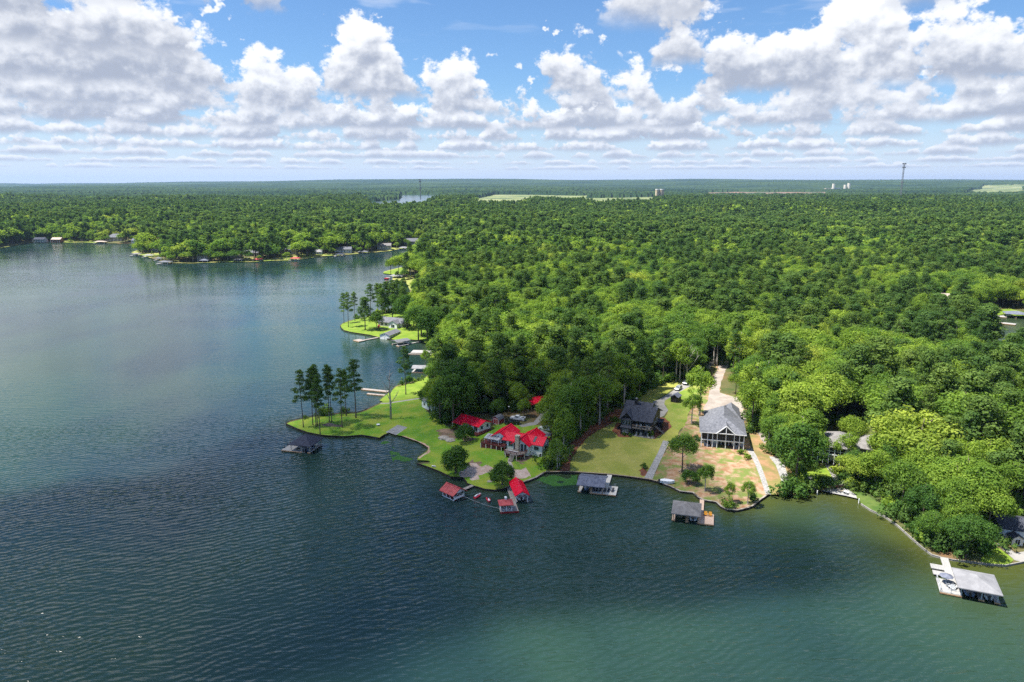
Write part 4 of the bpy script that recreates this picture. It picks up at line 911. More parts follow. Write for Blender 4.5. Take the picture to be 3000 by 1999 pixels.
def far_material():
    m = bpy.data.materials.new('far_canopy'); m.use_nodes = True; t = NT(m.node_tree); MATS['far_canopy'] = m
    g = t.node('ShaderNodeNewGeometry'); p = g.outputs['Position']
    a = t.noise(p, .0011, 4, .6); b = t.noise(p, .02, 3, .7)
    c = t.mix(t.ss(a, .35, .65), (.018, .042, .018), (.050, .085, .024)); c = t.mix(t.ss(b, .3, .7, 0, .5), c, (.014, .03, .014))  # colours darkened to stand in for the self-shadow this flat canopy lacks
    d = t.node('ShaderNodeBsdfDiffuse'); t.l.new(c, d.inputs[0]); o = t.node('ShaderNodeOutputMaterial'); t.l.new(d.outputs[0], o.inputs[0])
far_material(); far_canopy()
# ------------------------------------------------------------------ building kit
pm('red_metal', (.62, .004, .025), (.74, .010, .045), .8, .5, .15, 5, spec=.25, third=((.74, .30, .34), 1.4, .62, .70))
pm('red_metal_old', (.30, .04, .045), (.48, .09, .09), .9, .6, .2, 5, third=((.25, .12, .11), 1.5, .55, .7))
pm('white_wall', (.72, .72, .70), (.80, .80, .78), .7, .7)
pm('cream_wall', (.60, .54, .44), (.72, .66, .56), .6, .8)
pm('tan_wall', (.42, .36, .27), (.52, .46, .36), .6, .8)
pm('grey_wall', (.34, .36, .38), (.44, .46, .48), .6, .8)
pm('black_wall', (.012, .012, .014), (.022, .022, .025), .8, .6)
pm('shingle_black', (.030, .034, .046), (.060, .066, .084), 1.3, .9, .4, 7)
pm('shingle_navy', (.018, .022, .040), (.036, .044, .070), 1.3, .8, .3, 7)
pm('shingle_grey', (.10, .105, .12), (.165, .17, .19), 1.3, .9, .4, 7)
pm('shingle_blue', (.095, .105, .145), (.17, .185, .235), 1.1, .9, .4, 6)
pm('shingle_brown', (.16, .15, .145), (.22, .21, .205), .7, .9, .3, 7)
pm('roof_pale', (.20, .20, .21), (.25, .25, .26), .5, .6)
pm('roof_tan', (.36, .30, .25), (.46, .39, .33), .5, .85)
pm('metal_white', (.36, .37, .38), (.46, .47, .48), .6, .4, spec=.5)
pm('trim_white', (.78, .78, .77), (.84, .84, .83), 1, .6)
pm('teal_trim', (.16, .30, .27), (.22, .38, .34), 1, .6)
pm('barn_red', (.22, .015, .018), (.34, .03, .03), 1, .7, stretch=(6, 1, 1))
pm('deck_red', (.10, .022, .022), (.18, .045, .04), 1.2, .8, .3, 4, stretch=(5, 1, 1))
pm('deck_grey', (.22, .19, .165), (.36, .32, .29), 1.2, .85, .3, 4, stretch=(1, 6, 1))
pm('deck_pale', (.56, .53, .46), (.68, .64, .57), 1.2, .8, .2, 4, stretch=(1, 6, 1))
pm('deck_tan', (.50, .35, .26), (.66, .50, .39), 1.2, .8, .2, 4, stretch=(1, 6, 1))
pm('deck_white', (.29, .285, .27), (.37, .36, .345), 1.2, .8, .2, 4, stretch=(6, 1, 1))
pm('timber', (.36, .21, .11), (.50, .32, .18), 1, .8)
pm('timber_dark', (.016, .014, .012), (.035, .030, .026), 1, .9)
pm('stone', (.30, .24, .17), (.56, .49, .38), 2.2, .9, .9, 2.5, third=((.13, .11, .08), 1.7, .6, .68))
pm('glass', (.012, .022, .026), (.03, .05, .055), .6, .12, spec=.6)
pm('screen', (.010, .012, .014), (.022, .025, .028), .5, .5)
pm('interior', (.05, .045, .04), (.12, .10, .085), .8, .9)
pm('concrete_dim', (.20, .19, .175), (.30, .285, .265), .8, .9)
pm('bluecloth', (.03, .14, .45), (.06, .22, .6), 1, .7)
def site(pa, pb, name, label, cat='house', dz=0., level=None, group=None):
    A, B = G(*pa), G(*pb); z = level if level is not None else max(A[2], B[2])+dz
    if level is not None: A = (*P(*pa, level), level); B = (*P(*pb, level), level)
    return thing(name, label, cat, (A[0], A[1], z), math.atan2(B[1]-A[1], B[0]-A[0]), group), math.dist(A[:2], B[:2])
def wall(o, x0, x1, y0, y1, z0, z1, mat, name='wall'): return MB().box(x0, x1, y0, y1, z0, z1).build(name, mat, o)
def gwall(o, x0, x1, y0, y1, z0, ze, zr, axis, mat, name='wall'):
    m = MB()
    if axis == 'y':
        c = (x0+x1)/2; r = [(x0, z0), (x1, z0), (x1, ze), (c, zr), (x0, ze)]
        m.loft([[(x, y1, z) for x, z in r], [(x, y0, z) for x, z in r]])
    else:
        c = (y0+y1)/2; r = [(y0, z0), (y1, z0), (y1, ze), (c, zr), (y0, ze)]
        m.loft([[(x0, y, z) for y, z in r], [(x1, y, z) for y, z in r]])
    return m.build(name, mat, o)
def groof(o, x0, x1, y0, y1, ze, zr, axis, mat, ov=.45, og=.35, th=.2, name='roof', lift=.1):
    m = MB(); ze += lift; zr += lift
    if axis == 'y':
        c = (x0+x1)/2; k = (zr-ze)/(c-x0); zo = ze-ov*k; a, b = y0-og, y1+og
        m.slab([(x0-ov, a, zo), (c, a, zr), (c, b, zr), (x0-ov, b, zo)][::-1], th); m.slab([(c, a, zr), (x1+ov, a, zo), (x1+ov, b, zo), (c, b, zr)][::-1], th)
    else:
        c = (y0+y1)/2; k = (zr-ze)/(c-y0); zo = ze-ov*k; a, b = x0-og, x1+og
        m.slab([(a, y0-ov, zo), (b, y0-ov, zo), (b, c, zr), (a, c, zr)], th); m.slab([(a, c, zr), (b, c, zr), (b, y1+ov, zo), (a, y1+ov, zo)], th)
    rf = m.build(name, mat, o)
    if mat.startswith('red_metal'):       # raised seams and a ridge cap
        sm = MB()
        if axis == 'y':
            for i in range(int((b-a)/.62)+1):
                q = a+.04+i*.62
                sm.bar((x0-ov, q, zo+.03), (c, q, zr+.03), .06, .07); sm.bar((x1+ov, q, zo+.03), (c, q, zr+.03), .06, .07)
            cap = MB().bar((c, a-.02, zr+.05), (c, b+.02, zr+.05), .34, .09)
        else:
            for i in range(int((b-a)/.62)+1):
                q = a+.04+i*.62
                sm.bar((q, y0-ov, zo+.03), (q, c, zr+.03), .06, .07); sm.bar((q, y1+ov, zo+.03), (q, c, zr+.03), .06, .07)
            cap = MB().bar((a-.02, c, zr+.05), (b+.02, c, zr+.05), .34, .09)
        sm.build('seams', mat, rf); cap.build('ridge_cap', mat, rf)
    return rf
def hroof(o, x0, x1, y0, y1, ze, zr, mat, ov=.5, axis=None, th=.22, ridge=None, name='roof'):
    x0 -= ov; x1 += ov; y0 -= ov; y1 += ov; w, d = x1-x0, y1-y0
    if ridge is None:
        ridge = [(x0+d/2, (y0+y1)/2), (x1-d/2, (y0+y1)/2)] if w > d+.05 else ([((x0+x1)/2, y0+w/2), ((x0+x1)/2, y1-w/2)] if d > w+.05 else [((x0+x1)/2-.05, (y0+y1)/2), ((x0+x1)/2+.05, (y0+y1)/2)])
    (ax, ay), (bx, by) = ridge; horiz = abs(bx-ax) >= abs(by-ay)
    v = [(x0, y0, ze), (x1, y0, ze), (x1, y1, ze), (x0, y1, ze), (ax, ay, zr), (bx, by, zr), (x0, y0, ze-th), (x1, y0, ze-th), (x1, y1, ze-th), (x0, y1, ze-th)]
    f = [(0, 1, 5, 4), (1, 2, 5), (2, 3, 4, 5), (3, 0, 4)] if horiz else [(0, 1, 4), (1, 2, 5, 4), (2, 3, 5), (3, 0, 4, 5)]
    f += [(9, 8, 7, 6), (6, 7, 1, 0), (7, 8, 2, 1), (8, 9, 3, 2), (9, 6, 0, 3)]
    return MB().add(v, f).build(name, mat, o)
def win(o, face, c, z, w, h, p, frame='trim_white', glass='glass', bars=1, name='window'):
    def T(u, v, n):     # u along the wall, v height, n outwards
        return {'f': (c+u, p-n, z+v), 'b': (c-u, p+n, z+v), 'l': (p-n, c-u, z+v), 'r': (p+n, c+u, z+v)}[face]
    def bx(m, u0, u1, v0, v1, n0, n1):
        q = [T(u0, v0, n0), T(u1, v1, n1)]; m.box(*[k for i in range(3) for k in sorted((q[0][i], q[1][i]))])
    m = MB(); t = .09
    bx(m, -w/2-t, w/2+t, -t, 0, 0, .07); bx(m, -w/2-t, w/2+t, h, h+t, 0, .07); bx(m, -w/2-t, -w/2, 0, h, 0, .07); bx(m, w/2, w/2+t, 0, h, 0, .07)
    for i in range(bars): u = -w/2+w*(i+1)/(bars+1); bx(m, u-.035, u+.035, 0, h, 0, .06)
    f = m.build(name, frame, o); g = MB(); bx(g, -w/2, w/2, 0, h, .003, .03); g.build('pane', glass, f); return f
def rail(o, pts, z, h=.95, mat='deck_red', step=1.6, pick=0.0, name='railing'):
    m = MB()
    for a, b in zip(pts[:-1], pts[1:]):
        m.bar((*a, z+h), (*b, z+h), .11, .07); m.bar((*a, z+.15), (*b, z+.15), .06, .06)
        n = max(1, int(math.dist(a, b)/step))
        for i in range(n+1): x = a[0]+(b[0]-a[0])*i/n; y = a[1]+(b[1]-a[1])*i/n; m.box(x-.05, x+.05, y-.05, y+.05, z, z+h+.04)
        if pick:
            n = int(math.dist(a, b)/pick)
            for i in range(n): x = a[0]+(b[0]-a[0])*(i+.5)/n; y = a[1]+(b[1]-a[1])*(i+.5)/n; m.box(x-.02, x+.02, y-.02, y+.02, z+.15, z+h)
    return m.build(name, mat, o)
def posts(o, pts, z0, z1, w=.16, mat='trim_white', name='post'):
    for (x, y) in pts: MB().box(x-w/2, x+w/2, y-w/2, y+w/2, z0, z1).build(name, mat, o)
def stairs(o, x0, x1, y0, y1, z0, z1, n, mat, axis='y', name='stairs'):
    m = MB()
    for i in range(n):
        t = i/n; z = z0+(z1-z0)*(i+1)/n
        if axis == 'y': a, b = y0+(y1-y0)*t, y0+(y1-y0)*(i+1)/n; m.box(x0, x1, min(a, b), max(a, b), z-.12, z)
        else: a, b = x0+(x1-x0)*t, x0+(x1-x0)*(i+1)/n; m.box(min(a, b), max(a, b), y0, y1, z-.12, z)
    if axis == 'y':
        for x in (x0, x1): m.bar((x, y0, z0-.1), (x, y1, z1-.1), .08, .22)
    else:
        for y in (y0, y1): m.bar((x0, y, z0-.1), (x1, y, z1-.1), .08, .22)
    return m.build(name, mat, o)

# ------------------------------------------------------------------ red roofed lake house
o, L = site((1415, 1303), (1581.6, 1331), 'lake_house', 'white house with sprawling bright red metal roof and tall stone chimney', level=2.2)
gwall(o, 3.2, 9.2, .8, 9.2, -.6, 3.6, 5.3, 'y', 'white_wall'); groof(o, 3.2, 9.2, .8, 9.2, 3.6, 5.3, 'y', 'red_metal', .6, .7)
gwall(o, 9.2, 22.0, -.2, 5.6, -.9, 3.55, 5.2, 'x', 'white_wall'); groof(o, 8.2, 22.0, -.2, 5.6, 3.55, 5.2, 'x', 'red_metal', .6, .6)
gwall(o, 12.4, 18.0, -2.3, 1.5, -.4, 3.5, 5.35, 'y', 'white_wall', 'gable_wall'); groof(o, 12.4, 18.0, -2.3, 2.2, 3.5, 5.4, 'y', 'red_metal', .6, .7)
gwall(o, 12.6, 18.6, 5.2, 10.2, -.3, 3.3, 4.9, 'y', 'white_wall', 'rear_wall'); groof(o, 12.6, 18.6, 3.6, 10.2, 3.3, 4.95, 'y', 'red_metal', .5, .4)
m = MB().slab([(15.2, 10.4, 3.5), (20.0, 8.6, 2.9), (21.0, 12.2, 2.9), (16.0, 13.6, 3.5)], .15); m.build('carport_roof', 'roof_pale', o)
posts(o, [(19.9, 8.9), (20.7, 12.0), (16.2, 13.3), (15.6, 10.7)], -.6, 2.85, .14, 'timber')
m = MB().prism([(13.7, -3.6), (15.0, -3.6), (15.0, -2.2), (13.7, -2.2)], -.7, 6.2); m.prism([(13.6, -3.7), (15.1, -3.7), (15.1, -2.1), (13.6, -2.1)], 6.2, 6.5); m.build('chimney', 'stone', o)
for c in (13.05, 15.75, 16.9): win(o, 'f', c, .9, .95 if c > 14 else .85, 2.6, -2.3, bars=0)
win(o, 'f', 20.0, 1.4, 1.5, 1.1, -.2, 'teal_trim'); win(o, 'f', 10.6, 1.3, 1.3, 1.5, -.2, 'teal_trim'); win(o, 'f', 11.8, 1.3, .8, 1.5, -.2, 'teal_trim', bars=0)
for c in (18.9, 20.9): win(o, 'f', c, -.1, .4, .25, -.2, 'trim_white', 'screen', 0, 'vent')
win(o, 'f', 21.4, -.9, .7, 1.2, -.2, 'trim_white', 'timber_dark', 0, 'door'); win(o, 'f', 7.6, 1.3, 1.6, 2.0, .8, 'teal_trim'); win(o, 'r', 2.6, 1.3, 1.2, 1.2, 22.0)
# left deck with a skirt of dark red boards and a pale sun roof
MB().prism([(0, -1.8), (8.2, -2.2), (9.2, -.3), (9.2, .7), (3.1, .7), (3.1, 2.8), (0, 2.8)], 1.15, 1.32).build('deck', 'deck_red', o)
sk = MB(); sk.box(.05, 8.0, -1.75, -1.66, -.6, 1.14); sk.box(.05, .14, -1.6, 2.7, -.6, 1.14); sk.build('deck_skirt', 'deck_red', o)
posts(o, [(.1, -1.86), (2.1, -1.9), (4.1, -1.96), (6.1, -2.02), (8.0, -2.1)], -.7, 1.2, .2, 'cream_wall')
rail(o, [(0, 2.7), (.05, -1.75), (8.1, -2.1), (9.9, -2.8)], 1.32, .95, 'deck_red', 1.6, .18)
m = MB().slab([(1.0, -1.2, 3.05), (6.6, -1.4, 3.05), (6.6, 2.0, 3.6), (1.0, 2.0, 3.6)], .1)
for x in (2.1, 3.2, 4.3, 5.4): m.box(x-.05, x+.05, -1.2, 2.0, 3.45, 3.68)
m.build('sun_roof', 'metal_white', o); posts(o, [(1.1, -1.1), (3.8, -1.2), (6.5, -1.3)], 1.32, 3.0, .12, 'trim_white')
for (x, y) in ((2.0, 0), (3.6, .4), (5.2, -.2)):
    t = MB().prism([(x+.55*math.cos(a), y+.55*math.sin(a)) for a in np.linspace(0, 5.6, 9)], 2.0, 2.06); t.box(x-.06, x+.06, y-.06, y+.06, 1.32, 2.0); t.build('deck_table', 'metal_white', o)
# lower deck before the chimney
hexp = [(10.0, -4.2), (11.2, -6.0), (15.6, -6.6), (17.6, -4.2), (17.6, -2.4), (10.4, -2.4)]
MB().prism(hexp, .95, 1.12).build('deck', 'deck_grey', o); rail(o, hexp[:1]+hexp[1:5], 1.12, .85, 'deck_red', 1.5, .2)
posts(o, [(10.1, -4.2), (11.3, -5.9), (13.2, -6.2), (15.5, -6.4), (17.4, -4.2)], -1.2, .95, .2, 'cream_wall')
sk = MB(); sk.bar((10.1, -4.0, .5), (11.3, -5.8, .5), .06, .8); sk.bar((11.3, -5.8, .5), (13.0, -6.0, .5), .06, .8); sk.bar((15.6, -6.3, .55), (17.5, -4.1, .55), .06, .6); sk.build('deck_skirt', 'deck_red', o)
stairs(o, 13.4, 14.8, -8.6, -6.5, -1.3, 1.0, 8, 'deck_grey')
for i, (x, y) in enumerate(((12.6, -4.6), (14.6, -4.9))): MB().box(x-.8, x+.8, y-.3, y+.3, 1.5, 1.58).box(x-.7, x-.6, y-.2, y+.2, 1.12, 1.5).box(x+.6, x+.7, y-.2, y+.2, 1.12, 1.5).build('bench', 'metal_white', o)
MB().box(-.4, .4, -.35, .35, 0, 1).build('roof_patch', 'shingle_grey', o).matrix_local = Matrix.Translation((18.9, 1.2, 4.45)) @ Matrix.Rotation(R(30), 4, 'X') @ Matrix.Diagonal((1.0, 3.4, .12, 1))

# ------------------------------------------------------------------ small red roofed cottage
o, L = site((1402, 1267), (1437, 1254), 'cottage', 'small white cottage with a plain red gable roof and a low dark deck', level=2.5)
gwall(o, 0, 6.3, 0, 11.2, -.8, 2.35, 3.5, 'y', 'white_wall'); groof(o, 0, 6.3, 0, 11.2, 2.35, 3.5, 'y', 'red_metal', .55, .6)
win(o, 'f', 1.7, .8, 1.0, 1.1, 0, 'teal_trim'); win(o, 'f', 4.7, .9, .9, 1.1, 0, 'teal_trim', bars=0); win(o, 'l', 1.4, .1, 1.5, 1.9, 0, 'teal_trim'); win(o, 'l', 4.2, .8, 1.1, 1.1, 0, 'teal_trim'); win(o, 'l', 9.6, .8, 1.1, 1.1, 0, 'teal_trim')
MB().box(-2.5, -.02, -1.6, 11.4, -.35, -.15).box(0, 6.6, -1.6, -.02, -.35, -.15).build('deck', 'deck_red', o); rail(o, [(6.5, -1.5), (-2.4, -1.5), (-2.4, 11.3)], -.15, .85, 'deck_red', 1.8, .25)
posts(o, [(-2.4, -1.5), (-2.4, 2.5), (-2.4, 6.5), (-2.4, 11)], -1.4, -.3, .16, 'deck_red')
MB().slab([(-2.2, 6.2, 1.95), (-.1, 6.2, 2.2), (-.1, 11.6, 2.2), (-2.2, 11.6, 1.95)], .12).build('porch_roof', 'red_metal', o); posts(o, [(-2.1, 6.4), (-2.1, 11.3)], -.15, 1.9, .12)
for k in range(3): MB().box(-1.7, -1.1, 7+k*1.3, 7.6+k*1.3, -.15, .35).box(-1.15, -1.05, 7+k*1.3, 7.6+k*1.3, .35, .85).build('porch_chair', 'metal_white', o)

# ------------------------------------------------------------------ barn shaped garden shed
o, L = site((1441.5, 1241), (1461, 1244.5), 'garden_shed', 'little barn shaped red shed with white trim beside the cottage', 'shed')
g = [(0, 0), (3, 0), (3, 1.75), (2.45, 2.55), (1.5, 3.0), (.55, 2.55), (0, 1.75)]
MB().loft([[(x, 3.4, z) for x, z in g], [(x, 0, z) for x, z in g]]).build('wall', 'barn_red', o)
m = MB(); q = [(-.12, 1.65), (.5, 2.62), (1.5, 3.1), (2.5, 2.62), (3.12, 1.65)]
for (a, b), (c, d) in zip(q[:-1], q[1:]): m.slab([(a, -.2, b), (c, -.2, d), (c, 3.6, d), (a, 3.6, b)], .1)
m.build('roof', 'shingle_grey', o)
m = MB(); pts = [(0, 0), (0, 1.72), (.55, 2.5), (1.5, 2.95), (2.45, 2.5), (3, 1.72), (3, 0)]
for (a, b), (c, d) in zip(pts[:-1], pts[1:]): m.bar((a, -.05, b), (c, -.05, d), .16, .1)
m.build('trim', 'trim_white', o); f = win(o, 'f', 1.5, .05, 1.5, 1.9, 0, 'trim_white', 'barn_red', 1, 'door')

# ------------------------------------------------------------------ red carport in the trees
o, L = site((1557.5, 1203), (1594, 1192), 'carport', 'open carport with a bright red metal roof at the wood edge', 'carport', level=3.2)
posts(o, [(.3, .3), (8.6, .3), (8.6, 5.6), (.3, 5.6)], -.3, 2.5, .16, 'timber'); groof(o, 0, 9, 0, 6, 2.5, 3.5, 'x', 'red_metal', .4, .4)
MB().box(.2, 8.8, 5.5, 5.6, 0, 2.4).build('back_wall', 'barn_red', o)

# ------------------------------------------------------------------ black house
o, L = site((1818, 1267), (1906, 1280), 'black_house', 'black two storey house with dark shingle roof and a tall black chimney', level=2.9)
wall(o, 0, 4.3, 0, 13, -.5, 5.5, 'black_wall'); wall(o, 4.3, 11, 2.4, 13, -.5, 5.5, 'black_wall'); gwall(o, .02, 10.98, .2, 14.5, 5.4, 5.5, 8.5, 'x', 'black_wall', 'attic_wall')
groof(o, 0, 11, -.1, 14.6, 5.45, 8.6, 'x', 'shingle_black', .5, .45); gwall(o, 0, 4.3, -.02, 5, 5.4, 5.5, 7.75, 'y', 'black_wall', 'gable_wall'); groof(o, 0, 4.3, -.3, 6.2, 5.5, 7.8, 'y', 'shingle_black', .5, .3)
gwall(o, -.6, 9.0, 7.2, 12.0, 6.5, 7.9, 9.1, 'x', 'black_wall', 'dormer_wall'); groof(o, -.6, 9.0, 7.0, 12.6, 7.8, 9.25, 'x', 'shingle_black', .3, .3)
MB().box(2.8, 3.9, 7.4, 8.5, 6.0, 10.6).box(2.7, 4.0, 7.3, 8.6, 10.6, 10.8).build('chimney', 'black_wall', o); MB().box(3.1, 3.6, 7.7, 8.2, 10.8, 11.05).build('chimney_cap', 'metal_white', o)
wall(o, .2, 3.9, -1.1, -.01, -.5, 2.5, 'black_wall', 'bay'); MB().slab([(0, -1.4, 2.5), (4.1, -1.4, 2.5), (3.8, 0, 3.0), (.3, 0, 3.0)], .15).build('bay_roof', 'shingle_black', o)
win(o, 'f', 1.5, .7, .75, 1.2, -1.1, 'grey_wall'); win(o, 'f', 2.6, .7, .75, 1.2, -1.1, 'grey_wall')
for c in (1.1, 2.1, 3.1): win(o, 'f', c, 3.3, .7, 1.6, 0, 'grey_wall', bars=0)
MB().box(4.32, 11.1, -.9, 2.38, 2.55, 2.75).build('balcony', 'deck_grey', o); rail(o, [(4.4, -.85), (11.0, -.85), (11.0, 2.3)], 2.75, .95, 'timber_dark', 1.6, .2); MB().box(4.4, 11.1, -.95, -.85, 3.70, 3.76).box(11.0, 11.1, -.85, 2.3, 3.70, 3.76).build('handrail', 'deck_tan', o)
posts(o, [(6.4, -.75), (8.8, -.75), (10.95, -.75)], -.3, 5.45, .22, 'black_wall'); MB().box(4.32, 11.4, -1.0, 2.38, -.4, -.2).build('patio', 'concrete_dim', o); MB().box(-1.9, -.05, -.6, 2.6, -.42, -.25).build('patio', 'concrete', o)
for c in (5.6, 7.6, 9.6): win(o, 'f', c, 2.8, 1.4, 2.0, 2.4, 'grey_wall'); win(o, 'f', c, -.1, 1.5, 2.0, 2.4, 'grey_wall')
for (x, y, z) in ((5.6, .6, 2.75), (7.0, .8, 2.75), (9.2, .7, 2.75), (10.2, .2, 2.75), (5.8, .5, -.2), (7.2, .7, -.2), (9.8, .5, -.2)):
    MB().box(x-.35, x+.35, y-.35, y+.3, z, z+.4).box(x-.35, x+.35, y+.3, y+.4, z+.4, z+.95).build('porch_chair', 'cream_wall', o)
wall(o, 11.02, 12.8, 9.2, 11.4, -.3, 2.9, 'black_wall', 'entry'); groof(o, 11.02, 12.8, 9.2, 11.4, 2.9, 3.6, 'x', 'shingle_black', .3, .3, name='entry_roof')
for c in (5, 8): win(o, 'r', c, 3.2, 1.0, 1.4, 11, 'grey_wall')
stairs(o, 11.05, 15.2, 4.6, 5.8, 2.5, -.4, 10, 'deck_grey', 'x'); m = MB(); [m.bar((11.1, y, 3.4), (15.2, y, .6), .06, .08) for y in (4.6, 5.8)]; m.build('stair_rail', 'timber_dark', o)
m = MB().bar((-1.9, 2.4, .1), (.0, 8.0, 2.4), .18, 1.4); m.build('retaining_wall', 'black_wall', o)

o, L = site((1964.4, 1177.5), (1984.5, 1181), 'garden_shed', 'black gabled shed on the lawn beside the curving drive', 'shed')
gwall(o, 0, 3.0, 0, 3.8, -.3, 2.3, 3.2, 'y', 'black_wall'); groof(o, 0, 3.0, 0, 3.8, 2.3, 3.2, 'y', 'shingle_blue', .25, .3); win(o, 'f', 1.5, 0, 1.4, 1.9, 0, 'black_wall', 'timber_dark', 1, 'door'); MB().box(-.4, 3.6, -.5, -.02, -.35, -.12).build('base', 'timber', o)

# ------------------------------------------------------------------ white house with screened porches
o, L = site((2052.7, 1309), (2178.5, 1319.6), 'porch_house', 'white two storey house with grey hip roof and stacked screened porches', level=2.6)
W = L
wall(o, .15, W-.15, 3.2, 15, -.4, 5.5, 'white_wall'); wall(o, 1.6, W-1.4, 15, 23, .2, 5.2, 'white_wall'); wall(o, 8.2, W-.4, 21, 31, .4, 4.8, 'white_wall', 'garage_wall')
hroof(o, -.1, W+.1, -.1, 15.2, 5.55, 9.4, 'shingle_grey', .55, ridge=[(W*.5, 7.3), (W*.5, 8.4)]); hroof(o, 1.6, W-1.4, 11, 23, 5.25, 9.0, 'shingle_grey', .5, ridge=[(W*.54, 10.0), (W*.56, 20)]); hroof(o, 8.2, W-.4, 19, 31, 4.85, 7.9, 'shingle_grey', .5)
xs = [.12, 2.1, 3.7, 5.2, 8.0, 10.7, 12.4, W-.12]
posts(o, [(x, .1) for x in xs], -.4, 5.35, .24); posts(o, [(.12, 3.0), (W-.12, 3.0)], -.4, 5.35, .24)
MB().box(0, W, -.03, .22, 5.3, 5.55).build('beam', 'trim_white', o); MB().box(0, W, -.05, .24, 2.5, 2.85).build('beam', 'trim_white', o); MB().box(0, W, .24, 3.2, 2.45, 2.65).build('porch_floor', 'deck_grey', o); MB().box(-.1, W+.1, -.7, 3.2, -.5, -.2).build('patio', 'roof_tan', o)
for a, b in zip(xs[:-1], xs[1:]): MB().box(a+.12, b-.12, .10, .12, 2.86, 5.3).build('screen', 'screen', o)
MB().box(.11, .13, .3, 2.9, 2.86, 5.3).build('screen', 'screen', o); MB().box(W-.13, W-.11, .3, 2.9, 2.86, 5.3).build('screen', 'screen', o)
for c in (6.2, 7.3, 8.7, 9.8): win(o, 'f', c, -.1, .9, 2.0, 3.2, 'trim_white', bars=0)
win(o, 'f', 2.4, .2, 1.6, 1.5, 3.2); win(o, 'f', 12.2, .2, 1.6, 1.5, 3.2)
c = 7.95; yg = -.72
MB().add([(5.2, yg+.06, 5.5), (10.7, yg+.06, 5.5), (c, yg+.06, 8.0), (5.2, yg+.1, 5.5), (10.7, yg+.1, 5.5), (c, yg+.1, 8.0)], [(0, 1, 2), (5, 4, 3), (0, 3, 4, 1), (1, 4, 5, 2), (2, 5, 3, 0)]).build('screen', 'screen', o)
m = MB().bar((4.8, yg, 5.35), (c, yg, 8.15), .26, .26); m.bar((c, yg, 8.15), (11.1, yg, 5.35), .26, .26); m.box(c-.12, c+.12, yg-.06, yg+.05, 5.5, 8.0); m.box(5.0, 10.9, yg-.05, yg+.05, 5.36, 5.6); m.build('gable_trim', 'trim_white', o)
groof(o, 5.2, 10.7, yg+.2, 6.4, 5.6, 8.15, 'y', 'shingle_grey', .35, .1, name='gable_roof')
MB().box(-.6, W+.6, -.72, -.66, 5.3, 5.52).build('fascia', 'trim_white', o)
for (x, y) in ((1.6, 1.2), (4.4, 1.4), (11.5, 1.3)): MB().box(x-.5, x+.5, y-.4, y+.4, -.2, .3).box(x-.5, x+.5, y+.4, y+.5, .3, .8).build('porch_chair', 'grey_wall', o)
MB().box(2.3, 2.9, 1.0, 1.5, -.2, .5).build('grill', 'metal_white', o)
MB().box(-2.9, -.1, 4.6, 5.0, -.2, .15).box(-2.9, -2.5, 5.0, 8.6, -.2, .15).box(-2.5, -.1, 8.2, 8.6, -.2, .15).build('planter_wall', 'trim_white', o)
MB().box(-1.4, -.3, 5.2, 6.2, -.2, .7).build('cooling_unit', 'metal_white', o)
MB().box(W+.1, W+2.2, 2, 9, -.6, 1.0).build('retaining_wall', 'timber', o)

# ------------------------------------------------------------------ screened porch house in the trees
o, L = site((2394, 1349), (2508, 1367), 'porch_house', 'house with a long white framed screened porch half hidden by trees', level=3.0)
wall(o, .1, L, 3, 13, -.5, 5.4, 'tan_wall'); hroof(o, 0, L, 0, 13, 5.4, 8.4, 'shingle_brown', .5); hroof(o, L-1, L+9, 4, 15, 5.0, 8.0, 'shingle_brown', .5, name='wing_roof'); wall(o, L, L+8.6, 4.4, 14.6, -.3, 5.0, 'tan_wall', 'wing_wall')
n = 7; ps = [(L*i/n, .1) for i in range(n+1)]
posts(o, ps, -.5 , 5.2, .2); MB().box(0, L, 0, .22, 2.5, 2.8).build('beam', 'trim_white', o); MB().box(0, L, .02, .2, 5.0, 5.3).build('beam', 'trim_white', o); MB().box(0, L, .03, .19, 3.75, 3.87).build('beam', 'trim_white', o); MB().box(0, L, .24, 3, 2.4, 2.6).build('porch_floor', 'deck_grey', o)
for i in range(n): MB().box(L*i/n+.1, L*(i+1)/n-.1, .1, .12, 2.8, 5.0).build('screen', 'screen', o)
for c in (3, 6, 9): win(o, 'f', c, -.3, 1.6, 1.9, 3)

# ------------------------------------------------------------------ garage and cabin at the right edge
o, L = site((2947, 1580), (3008, 1592), 'garage', 'white garage with a dark shingle roof at the right edge of the shore', 'garage')
gwall(o, -1.5, 6, 0, 9, -.4, 3.0, 4.5, 'x', 'white_wall'); groof(o, -1.5, 6, 0, 9, 3.0, 4.5, 'x', 'shingle_black', .4, .4)
o, L = site((2963, 1597), (2994, 1600), 'garden_shed', 'small cream shed with a dark door in front of the white garage', 'shed')
gwall(o, 0, 2.6, 0, 2.6, -.3, 1.9, 2.7, 'y', 'cream_wall'); groof(o, 0, 2.6, 0, 2.6, 1.9, 2.7, 'y', 'shingle_black', .25, .25); win(o, 'f', 1.3, 0, 1.1, 1.6, 0, 'trim_white', 'screen', 1, 'door')
# white house behind the big trees at the left edge of the wood
o, L = site((1236, 1190), (1268, 1205), 'lake_house', 'pale house mostly hidden behind the big trees left of the cottage', level=2.4)
gwall(o, 0, 12, 0, 8, -.5, 3.0, 4.8, 'x', 'white_wall'); groof(o, 0, 12, 0, 8, 3.0, 4.8, 'x', 'roof_pale', .4, .4)
for c in (2, 5, 8, 10.5): win(o, 'f', c, .8, 1.2, 1.3, 0)
win(o, 'l', 4, .8, 1.2, 1.3, 0)
